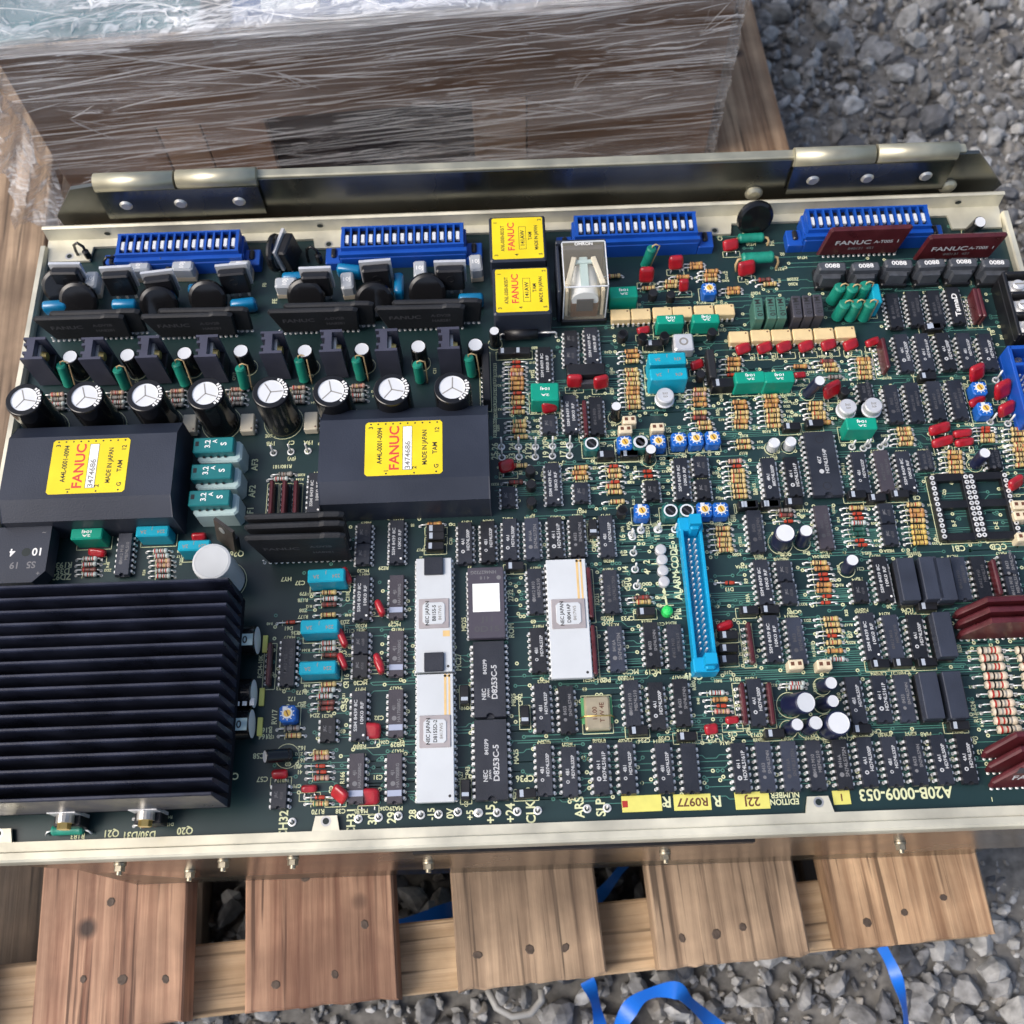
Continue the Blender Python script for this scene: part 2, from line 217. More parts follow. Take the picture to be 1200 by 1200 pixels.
('cyan', 77.8, -14.6, 78.5, -73.8), ('ic', 107.7, -39.1, 16, 'ra'), ('ic', 117.4, -34.4, 8, 's'), ('ic', 117.9, -44.7, 8, 's'), ('ic', 148.6, -45.0, 8, 's'), ('ic', 108.0, -64.7, 16, 'ra'), ('ic', 118.2, -65.9, 16, 'f'), 
('r', 93.8, -38.0, 'r'), ('cp', 99.8, -51.8, 0), ('cp', 108.6, -51.8, 0), ('cp', 89.7, -62.5, 0), ('cp', 89.1, -68.2, 0), ('cp', 88.5, -73.0, 0), ('my', 89.7, -57.9, 9, 5, 20, 40), ('sip', 98.7, -66.2, 18.0, 5, 'm'), 
('r', 134.3, -30.3, 't'), ('r', 134.2, -33.0, 'o'), ('r', 134.4, -35.7, 'r'), ('r', 134.2, -38.0, 'r'), ('r', 134.3, -40.6, 'o'), ('r', 134.2, -43.2, 'o'), ('r', 134.6, -45.8, 'r'), ('r', 133.9, -48.7, 'r'), 
('r', 134.6, -56.1, 't'), ('r', 134.8, -58.7, 't'), ('r', 134.9, -61.5, 't'), ('r', 134.5, -63.6, 'r'), ('r', 134.5, -66.6, 't'), ('r', 134.5, -70.3, 'o'), ('r', 134.5, -74.0, 'w'), ('ec', 145.5, -33.5, -0.5, 0.1, 11.0, 5.6, 'b'), 
('c2', 116.0, -76.7), ('c2', 127.8, -77.2), ('ic', 117.2, 10.6, 14, 'b2'), ('ic', 127.7, 10.7, 14, 'b2'), ('dipw', 142.0, 16.7, 13.6, 33, 'w24'), ('ic', 158.2, 11.6, 16, 'b2'), ('ic', 169.1, 11.9, 16, 'n'), ('cp', 105.0, -2.5, 0), 
('cp', 115.1, -2.5, 0), ('cp', 126.0, -1.9, 0), ('cp', 154.6, 0.5, 0), ('cp', 163.2, -1.3, 0), ('cp', 173.6, -0.0, 0), ('ic', 107.2, -15.4, 14, 'f'), ('ic', 137.7, -14.4, 16, 'n'), ('ec', 118.3, -19.9, -0.5, -0.2, 12.0, 9, 'b'), 
('ec', 127.7, -20.0, -0.7, 0.6, 12.0, 6, 'b'), ('ic', 166.3, -9.0, 8, 's'), ('ic', 166.2, -19.3, 8, 's'), ('r', 122.6, -4.6, 'k'), ('r', 122.2, -7.1, 'n'), ('r', 123.1, -10.0, 'r'), ('r', 154.1, -4.8, 't'), 
('r', 154.8, -7.5, 'r'), ('r', 154.6, -9.7, 'r'), ('r', 154.2, -12.1, 'w'), ('r', 153.0, -15.2, 'g'), ('r', 153.3, -17.4, 'g'), ('r', 153.4, -20.4, 'r'), ('r', 154.3, -22.6, 'r'), ('ic', 178.7, 11.1, 16, 'ra'), 
('ic', 188.8, 16.7, 8, 'f'), ('r', 203.3, 21.1, 't'), ('r', 202.8, 18.6, 'o'), ('r', 202.8, 16.0, 't'), ('r', 202.5, 13.5, 't'), ('r', 201.9, 10.8, 't'), ('r', 180.1, -4.2, 't'), ('r', 180.2, -7.2, 'o'), ('r', 180.3, -9.4, 'o'), 
('r', 180.0, -12.0, 't'), ('r', 180.1, -14.9, 'y'), ('r', 179.8, -17.6, 'y'), ('r', 179.7, -20.2, 'y'), ('r', 179.7, -22.7, 'y'), ('r', 234.9, 23.4, 't'), ('r', 234.6, 21.4, 't'), ('r', 234.3, 18.8, 't'), ('r', 233.9, 16.3, 't'), 
('r', 233.3, 13.5, 't'), ('ec', 211.8, 14.9, 0.0, -0.0, 12.0, 5.3, 'b'), ('ic', 219.7, 15.9, 8, 'f'), ('c2', 224.9, -8.0), ('c2', 224.4, -13.1), ('c2', 223.4, -23.3), ('my', 227.5, 3.6, 10, 7, 30, 30), ('sock', 197.4, -6.7), 
('sock', 215.0, -6.6), ('ic', 159.2, -39.7, 16, 'ra'), ('tall', 168.1, -42.1), ('tall', 177.9, -41.9), ('tall', 183.6, -42.6), ('ic', 192.8, -40.8, 14, 'f'), ('ic', 201.6, -40.8, 14, 'f'), ('sip', 207.7, -41.3, 16.6, 6, 'm'), 
('ic', 214.8, -35.2, 8, 'f1'), ('ic', 214.6, -45.4, 8, 'f1'), ('cp', 175.8, -53.0, 0), ('ic', 149.3, -65.2, 16, 'ra'), ('ic', 159.1, -66.4, 16, 'f'), ('ic', 169.2, -66.3, 14, 'b2'), ('tall', 178.8, -67.0), ('cp', 151.2, -77.3, 0), 
('cp', 160.7, -77.2, 0), ('cp', 171.0, -77.5, 0), ('ic', 138.9, -92.3, 14, 'b2'), ('ic', 149.5, -92.1, 14, 'b2'), ('ic', 159.2, -92.1, 14, 'f1'), ('tall', 168.2, -92.5), ('tall', 177.9, -92.6), ('ic', 139.2, -117.5, 14, 'b2'), 
('ic', 149.3, -117.6, 14, 'b2'), ('ic', 159.2, -117.6, 14, 'f1'), ('ic', 169.3, -117.6, 14, 'b2'), ('ic', 179.2, -117.6, 14, 'b2'), ('r', 198.9, -72.7, 'B'), ('r', 198.8, -76.0, 'B'), ('r', 198.9, -79.8, 'B'), 
('r', 198.9, -83.8, 'B'), ('r', 198.8, -87.6, 'B'), ('r', 199.3, -91.4, 'B'), ('r', 199.3, -95.4, 'B'), ('r', 198.8, -98.8, 'B'), ('r', 198.9, -102.6, 'B'), ('r', 199.5, -106.2, 'B'), ('r', 214.5, -73.3, 'B'), 
('r', 214.4, -76.6, 'B'), ('r', 214.4, -80.4, 'B'), ('r', 214.3, -84.4, 'B'), ('r', 214.2, -88.2, 'B'), ('r', 214.6, -91.9, 'B'), ('r', 214.6, -96.0, 'B'), ('r', 214.1, -99.4, 'B'), ('r', 214.0, -103.2, 'B'), 
('r', 214.6, -106.7, 'B'), ('cp', 139.0, -104.2, 0), ('cp', 178.9, -104.3, 0), ('ic', 88.3, -117.9, 14, 'b2'), ('ic', 98.2, -117.9, 14, 'f1'), ('ic', 108.3, -117.9, 14, 'f'), ('ic', 118.5, -118.0, 14, 'f1'), 
('ic', 129.1, -118.0, 14, 'f1'), ('ec', 112.3, -92.5, 2.9, -2.5, 14.5, 9, 'b'), ('ec', 125.8, -92.8, 1.4, -1.2, 10.8, 5.5, 'b'), ('ec', 110.5, -102.4, 0.9, -0.6, 10.9, 5.5, 'b'), ('ec', 118.0, -102.5, 0.9, -0.1, 11.0, 6.2, 'b'), 
('ec', 127.1, -102.6, 0.4, -0.8, 13.0, 10, 'b'), ('ec', 126.9, -85.1, 0.7, -1.4, 10.9, 5.5, 'b'), ('ylab', 92.0, -130.4, 13.8, 6.8, '22J', 180), ('ylab', 127.8, -130.5, 7, 5.5, '1', 180), ('ic', 97.9, -91.6, 14, 'b2'), 
('sip', 92.6, -91.9, 17.5, 5, 'm'), ('sip', 103.8, -92.3, 17.5, 5, 'm'), ('r', 82.5, -86.4, 'w'), ('r', 83.9, -89.3, 'o'), ('r', 83.6, -91.9, 'r'), ('r', 83.9, -94.3, 'p'), ('r', 116.3, -83.8, 'w'), ('r', 115.8, -85.4, 'w'), 
('my', 87.6, -98.1, 7, 4, 5, 55), ('my', 78.8, -101.6, 7, 6, 8, 55), ('cp', 103.6, -104.7, 0), ('cp', 67.7, -104.6, 0), ('ic', 56.9, -91.6, 14, 'b2'), ('ic', 67.2, -90.5, 14, 'f1'), ('ic', 57.6, -117.0, 14, 'b2'), 
('ic', 67.9, -117.4, 14, 'x'), ('ylab', 47.7, -130.0, 16, 6.4, '', 180), ('ylab', 68.0, -130.2, 15, 6.4, 'R0977', 180), ('pin', -10.4, -131.5, 4), ('pin', -2.3, -131.4, 4), ('pin', 5.9, -131.3, 4), ('pin', 25.7, -131.3, 4), 
('pin', 33.7, -131.3, 4), ('pin', -17.7, -131.3, 4), ('ic', 9.7, -90.6, 16, 'b2'), ('ic', 19.6, -91.8, 14, 'f1'), ('ic', 46.8, -90.3, 14, 'f1'), ('xtal', 32.2, -93.0), ('ic', 9.4, -115.8, 16, 'b2'), ('ic', 19.4, -116.9, 14, 'b2'), 
('ic', 32.0, -116.2, 16, 'b2'), ('ic', 42.5, -116.3, 16, 'b2'), ('cp', 2.2, -93.5, 1), ('cp', 48.3, -101.5, 0), ('cp', 1.6, -125.0, 0), ('ic', -96.9, -67.1, 16, 'f'), ('sip', -104.7, -67.7, 18.5, 5, 'm'), 
('film', -83.0, -71.7, 15.5, 5.6, 10, 'c', '224'), ('ic', -66.3, -60.0, 8, 's'), ('ic', -66.3, -70.2, 8, 's'), ('ic', -51.1, -65.1, 14, 'ha'), ('ic', -66.3, -91.0, 16, 'ra'), ('ic', -51.0, -90.6, 14, 'ha'), 
('my', -74.4, -58.1, 9, 6.5, -66, 8), ('my', -74.3, -67.7, 9, 6.5, -66, 8), ('my', -58.7, -70.2, 9, 6.5, -66, 8), ('my', -62.3, -97.0, 13, 9, -5, 70), ('r', -80.4, -58.7, 'w'), ('r', -80.6, -61.2, 'w'), ('r', -79.5, -64.1, 'n'), 
('r', -79.7, -76.7, 't'), ('r', -79.9, -79.1, 'w'), ('r', -80.7, -81.8, 'w'), ('r', -80.1, -84.6, 'n'), ('r', -80.2, -87.0, 'n'), ('r', -93.7, -94.8, 'k'), ('r', -93.3, -97.8, 't'), ('tr', -95.3, -89.7, 'b2'), 
('ic', -79.0, -96.5, 8, 's'), ('ecl', -97.8, -105.9, 5.5, 11, 180), ('film', -80.8, -31.3, 16, 6, 11, 'c', '224'), ('film', -82.8, -54.1, 16, 6, 11, 'c', '224'), ('my', -73.6, -29.2, 9, 6.5, -66, 8), 
('my', -74.9, -57.0, 9, 6.5, -66, 8), ('my', -58.8, -44.7, 9, 6.5, -66, 8), ('my', -58.9, -68.5, 9, 6.5, -66, 8), ('ic', -66.1, -9.5, 8, 's'), ('ic', -66.3, -19.3, 8, 's'), ('ic', -66.2, -39.7, 16, 'ra'), 
('ic', -66.3, -59.7, 8, 's'), ('r', -80.9, -35.8, 't'), ('r', -80.8, -38.7, 'w'), ('r', -80.4, -41.4, 'n'), ('r', -80.5, -46.1, 't'), ('r', -97.0, -48.7, 'r'), ('ic', -51.5, -14.0, 16, 'ra'), ('ic', -51.3, -39.8, 14, 'ha'), 
('r', -34.9, -5.2, 'o'), ('cp', -34.3, -8.6, 0), ('cp', -34.3, -12.2, 0), ('cp', -34.6, -17.0, 0), ('eprom', -12.4, -44.6), ('dipw', -34.9, -48.8, 15.4, 51, 'white1'), ('dipw', -34.6, -101.3, 15.2, 52.2, 'white3'), 
('dipw', -12.0, -77.6, 13.6, 33, 'd24'), ('dipw', -12.1, -111.0, 13.6, 33, 'd24'), ('ic', 8.9, -39.5, 16, 'f1'), ('ic', 9.0, -66.0, 14, 'b2'), ('cp', 0.3, -27.7, 0), ('cp', -22.5, -84.0, 1), ('cp', -22.7, -122.7, 1), 
('pin', -40.9, -131.3, 5), ('pin', -33.8, -131.3, 5), ('pin', -26.1, -130.7, 5), ('pin', -18.1, -131.3, 5), ('ic', -97.5, -122.4, 8, 's'), ('ic', -66.6, -116.5, 14, 'ha'), ('ic', -51.3, -117.0, 14, 'ha'), 
('my', -85.8, -119.6, 8, 4, 0, 60), ('my', -75.3, -121.8, 9, 9, -40, 40), ('my', -62.0, -123.6, 13, 9, 0, 70), ('my', -97.8, -113.6, 8, 5, 0, 40), ('r', -81.3, -105.2, 't'), ('r', -81.2, -107.2, 'p'), ('r', -81.9, -110.6, 'r'), 
('r', -81.2, -113.0, 'r'), ('r', -81.1, -115.5, 'p'), ('r', -81.4, -123.1, 'r'), ('r', -81.3, -125.6, 'g2'), ('pin', -92.4, -132.3, 3), ('pin', -65.9, -132.0, 3), ('pin', -57.8, -131.7, 3), ('pin', -49.9, -131.4, 3), 
('film', -187.3, -7.2, 14, 5.5, 10, 'g', 't'), ('film', -158.4, -7.1, 14.5, 5.2, 10, 'c', '224'), ('film', -139.1, -15.1, 14, 5, 11, 'c', '224'), ('ic', -172.1, -15.2, 14, 'f1'), ('my', -185.2, -13.2, 10, 5, -10, 55), 
('my', -139.9, -7.5, 8, 5, 0, 50), ('r', -188.0, -15.8, 'w'), ('r', -187.7, -18.5, 'w'), ('r', -187.3, -21.1, 'n'), ('r', -187.0, -23.3, 'w'), ('r', -156.5, -13.3, 'w'), ('r', -155.8, -15.7, 'w'), ('r', -155.1, -18.1, 'p'), 
('r', -154.9, -20.3, 'p'), ('r', -154.6, -22.8, 'w'), ('r', -154.4, -25.4, 'w'), ('ecv', -126.8, -28.3, 16.5, 24, 'w'), ('axt', -181.1, -132.5, 13, 4.2, 0), ('r', -149.5, -128.6, 'n'), ('r', -149.2, -131.4, 'n'), 
('bigcap', -216.0, 51.3), ('bigcap', -188.9, 51.5), ('bigcap', -161.8, 51.2), ('bigcap', -134.9, 51.0), ('bigcap', -105.7, 50.6), ('bigcap', -78.7, 49.9), ('bigcap', -51.6, 49.6), ('bigcap', -24.6, 49.4), 
('ecv', -204.7, 81.4, 7.5, 15, 'k'), ('ecv', -177.8, 81.2, 7.5, 15, 'k'), ('ecv', -150.9, 81.0, 7.5, 15, 'k'), ('ecv', -124.5, 81.2, 7.5, 15, 'k'), ('ecv', -94.4, 79.9, 7.5, 15, 'k'), ('ecv', -67.6, 79.7, 7.5, 15, 'k'), 
('ecv', -41.1, 80.0, 7.5, 15, 'k'), ('ecv', -14.3, 79.8, 7.5, 15, 'k'), ('axv', -209.5, 73.4, 0.7, 4.4, 14.3), ('axv', -181.9, 71.2, 0.2, 2.8, 14.7), ('axv', -153.2, 71.0, -1.7, 5.8, 13.7), ('axv', -124.9, 68.8, 0.5, 3.8, 14.5), 
('axv', -96.5, 70.9, -0.8, 5.6, 13.9), ('axv', -69.5, 71.2, -0.8, 3.8, 14.5), ('axv', -41.3, 69.1, -0.2, 1.6, 14.9), ('axv', -16.4, 71.3, -1.2, 2.2, 14.8), ('hs', -218.4, 80.9), ('hs', -191.4, 79.7), ('hs', -165.4, 79.5), 
('hs', -138.2, 78.8), ('hs', -108.3, 79.4), ('hs', -80.8, 79.1), ('hs', -55.2, 78.5), ('hs', -26.5, 78.2), ('r', -214.0, 69.3, 'p'), ('r', -213.7, 66.7, 'k'), ('r', -213.3, 64.1, 'w'), ('r', -212.9, 61.5, 'k'), 
('r', -185.5, 69.1, 'p'), ('r', -185.2, 66.4, 'k'), ('r', -184.9, 63.8, 'w'), ('r', -184.6, 61.2, 'k'), ('r', -157.0, 68.8, 'p'), ('r', -156.8, 66.2, 'k'), ('r', -156.5, 63.5, 'w'), ('r', -156.3, 60.9, 'k'), 
('r', -128.6, 68.5, 'p'), ('r', -128.4, 65.9, 'k'), ('r', -128.2, 63.3, 'w'), ('r', -128.0, 60.7, 'k'), ('r', -99.3, 68.2, 'p'), ('r', -99.2, 65.6, 'k'), ('r', -99.0, 63.0, 'w'), ('r', -98.9, 60.4, 'k'), ('r', -70.8, 67.9, 'p'), 
('r', -70.8, 65.3, 'k'), ('r', -70.7, 62.7, 'w'), ('r', -70.6, 60.1, 'k'), ('optv', -121.6, 48.2), ('optv', -91.9, 47.9), ('optv', -148.6, 48.9), ('pin', -109.5, 34.3, 7), ('pin', -101.5, 34.5, 7), ('pin', -93.6, 34.6, 7), 
('r', -103.3, 22.5, 'k'), ('r', -104.8, 20.2, 'w'), ('sip', -108.1, 9.3, 16.9, 6, 'm'), ('sip', -102.3, 9.1, 16.9, 6, 'm'), ('sip', -97.1, 8.8, 16.9, 6, 'm'), ('ic', -88.9, 11.1, 16, 'ra'), ('fuse', -132.7, 30.9), 
('fuse', -132.5, 17.6), ('fuse', -132.4, 4.7), ('to3', -212.9, 129.2), ('to3', -187.6, 126.0), ('to3', -167.0, 122.5), ('disc', -216.5, 125.1), ('disc', -207.8, 116.7), ('disc', -167.2, 112.9), ('lamp', -203.2, 129.4, 1), 
('lamp', -180.2, 136.5, 0), ('lamp', -158.6, 136.0, 0), ('bfilm', -185.9, 115.9, 0), ('bfilm', -220.0, 116.6, 0), ('loop', -212.6, 149.7), ('loop', -195.8, 140.3), ('loop', -169.4, 138.2), ('to3', -131.3, 124.9), 
('disc', -144.5, 115.0), ('bfilm', -149.2, 123.3, 0), ('bfilm', -127.6, 113.8, 0), ('lamp', -130.4, 134.7, 0), ('to3', -90.8, 121.2), ('to3', -61.7, 124.1), ('disc', -96.9, 113.9), ('disc', -62.6, 110.3), 
('lamp', -106.9, 123.5, 0), ('lamp', -76.7, 123.4, 1), ('bfilm', -76.3, 131.8, 0), ('bfilm', -51.6, 121.7, 90), ('bfilm', -103.2, 128.3, 0), ('loop', -95.2, 142.0), ('loop', -63.3, 131.7), ('disc2', -111.7, 142.5), 
('to3s', -105.0, 144.5), ('to3', -25.7, 122.1), ('disc', -37.5, 114.2), ('lamp', -41.0, 128.6, 1), ('lamp', -13.3, 131.2, 1), ('bfilm', -16.2, 111.8, 0), ('loop', -28.8, 130.6), ('bcon', -160.6, 146.6, 15), 
('bcon', -49.3, 145.8, 15), ('bcon', 66.5, 147.5, 15), ('bcon', 181.7, 146.4, 15), ('hyb', -194.6, 103.3, 42.9, 20, 'k', '', 0), ('hyb', -201.9, 100.8, 43.0, 20, 'k', 'A-DV2B', 0), ('hyb', -143.0, 102.4, 43.0, 20, 'k', '', 0), 
('hyb', -150.6, 99.7, 43.4, 20, 'k', 'A-DV2B', 0), ('hyb', -83.4, 102.8, 43.0, 20, 'k', '', 0), ('hyb', -90.9, 100.0, 42.9, 20, 'k', 'A-DV2B', 0), ('hyb', -31.9, 102.3, 42.9, 20, 'k', '', 0), 
('hyb', -40.0, 99.5, 42.8, 20, 'k', 'A-DV2B', 0), ('hyb', -92.0, -10.7, 42.2, 30, 'k', '', 0), ('hyb', -91.7, -15.0, 42.3, 30, 'k', '', 0), ('hyb', -91.2, -20.3, 42.3, 30, 'k', 'A-DV2B', 0), 
('hyb', 178.9, 134.1, 39.6, 22, 'm', 'A-T005  1', 0), ('hyb', 225.4, 129.1, 37.7, 20, 'm', 'A-T005  1', 0), ('hyb', 204.1, -57.9, 36.0, 19, 'm3', '', 8), ('hyb', 204.1, -62.4, 36.1, 19, 'm3', '', 8), 
('hyb', 204.1, -67.1, 36.3, 19, 'm3', 'x', 8), ('hyb', 203.1, -117.3, 34.4, 19, 'm3', '', 20), ('hyb', 203.4, -123.2, 34.2, 19, 'm3', '', 20), ('hyb', 203.5, -129.1, 34.3, 19, 'm3', 'FANUC', 20), ('tor', 159.9, 119.0), 
('tor', 176.1, 118.3), ('tor', 192.3, 119.2), ('tor', 208.1, 118.8), ('tor', 223.6, 118.6), ('tor', 239.3, 117.4), ('axv', 159.7, 105.5, 2.0, 0.5, 13.8), ('axv', 166.6, 105.2, 0.9, 0.0, 14.0), 
('axv', 173.3, 105.6, 0.5, 0.8, 14.0), ('axv', 161.0, 96.4, 1.3, -0.1, 13.9), ('axv', 167.1, 95.4, 0.9, 0.9, 13.9), ('axv', 173.7, 95.1, 0.4, 0.9, 14.0), ('film', 178.9, 102.8, 4, 11, 12, 'c', ''), 
('ec', 236.7, 145.2, -0.0, -3.3, 12.6, 6, 'k'), ('tb', 247.6, 93.0), ('mblk', 121.7, 97.3, 'g'), ('mblk', 127.8, 97.3, 'g'), ('mblk', 132.6, 97.2, 'g'), ('mblk', 140.1, 97.5, 'k'), ('mblk', 145.3, 97.6, 'k'), 
('mblk', 150.4, 97.9, 'k'), ('axt', 126.3, 130.4, 16, 6, 1), ('axt', 125.4, 144.9, 13, 5, 1), ('my', 115.2, 140.6, 10, 8, 12, 40), ('my', 121.0, 125.1, 11, 9, 12, 30), ('r', 129.0, 120.4, 'n'), ('r', 131.8, 117.7, 't'), 
('r', 113.6, 115.7, 'o'), ('r', 113.3, 113.5, 'o'), ('r', 96.6, 131.4, 'o'), ('r', 96.4, 129.4, 'o'), ('r', 103.6, 126.7, 'o'), ('r', 103.3, 124.2, 'o'), ('r', 103.0, 121.6, 't'), ('r', 89.1, 123.9, 'o'), ('r', 83.2, 121.2, 't'), 
('r', 82.9, 118.6, 't'), ('my', 86.0, 129.7, 9, 9, 5, 20), ('my', 88.6, 116.3, 6, 8, 5, 20), ('tr', 100.5, 113.0, 'b'), ('opto', 76.6, 100.6), ('opto', 86.3, 100.6), ('opto', 96.7, 100.8), ('opto', 106.9, 101.0), 
('film', 79.2, 93.6, 13, 5, 10, 'g', 't'), ('film', 96.2, 93.4, 13, 5, 10, 'g', 't'), ('disc', 127.6, 153.4), ('axv', 70.4, 130.7, 2.9, 1.6, 14.6), ('my', 70.6, 122.7, 9, 10, 0, 20), ('film', 57.9, 109.6, 13.5, 6.5, 11, 'g', 't'), 
('opto', 56.2, 100.3), ('opto', 66.1, 100.3), ('t92', 72.7, 110.7), ('t92', 81.3, 109.4), ('t92', 56.5, 88.0), ('t92', 65.4, 85.6), ('t92', 76.0, 85.5), ('r', 71.6, 117.9, 't'), ('r', 55.3, 125.9, 't'), 
('my', 67.4, 92.8, 8, 5, 10, 50), ('relay', 38.4, 112.8), ('ymod', 7.6, 136.7), ('ymod', 8.5, 106.1), ('bmod', -184.1, 18.5), ('bmod', -46.4, 21.7), ('rect', -215.1, -17.8), ('tabtr', -127.3, -10.9), 
]
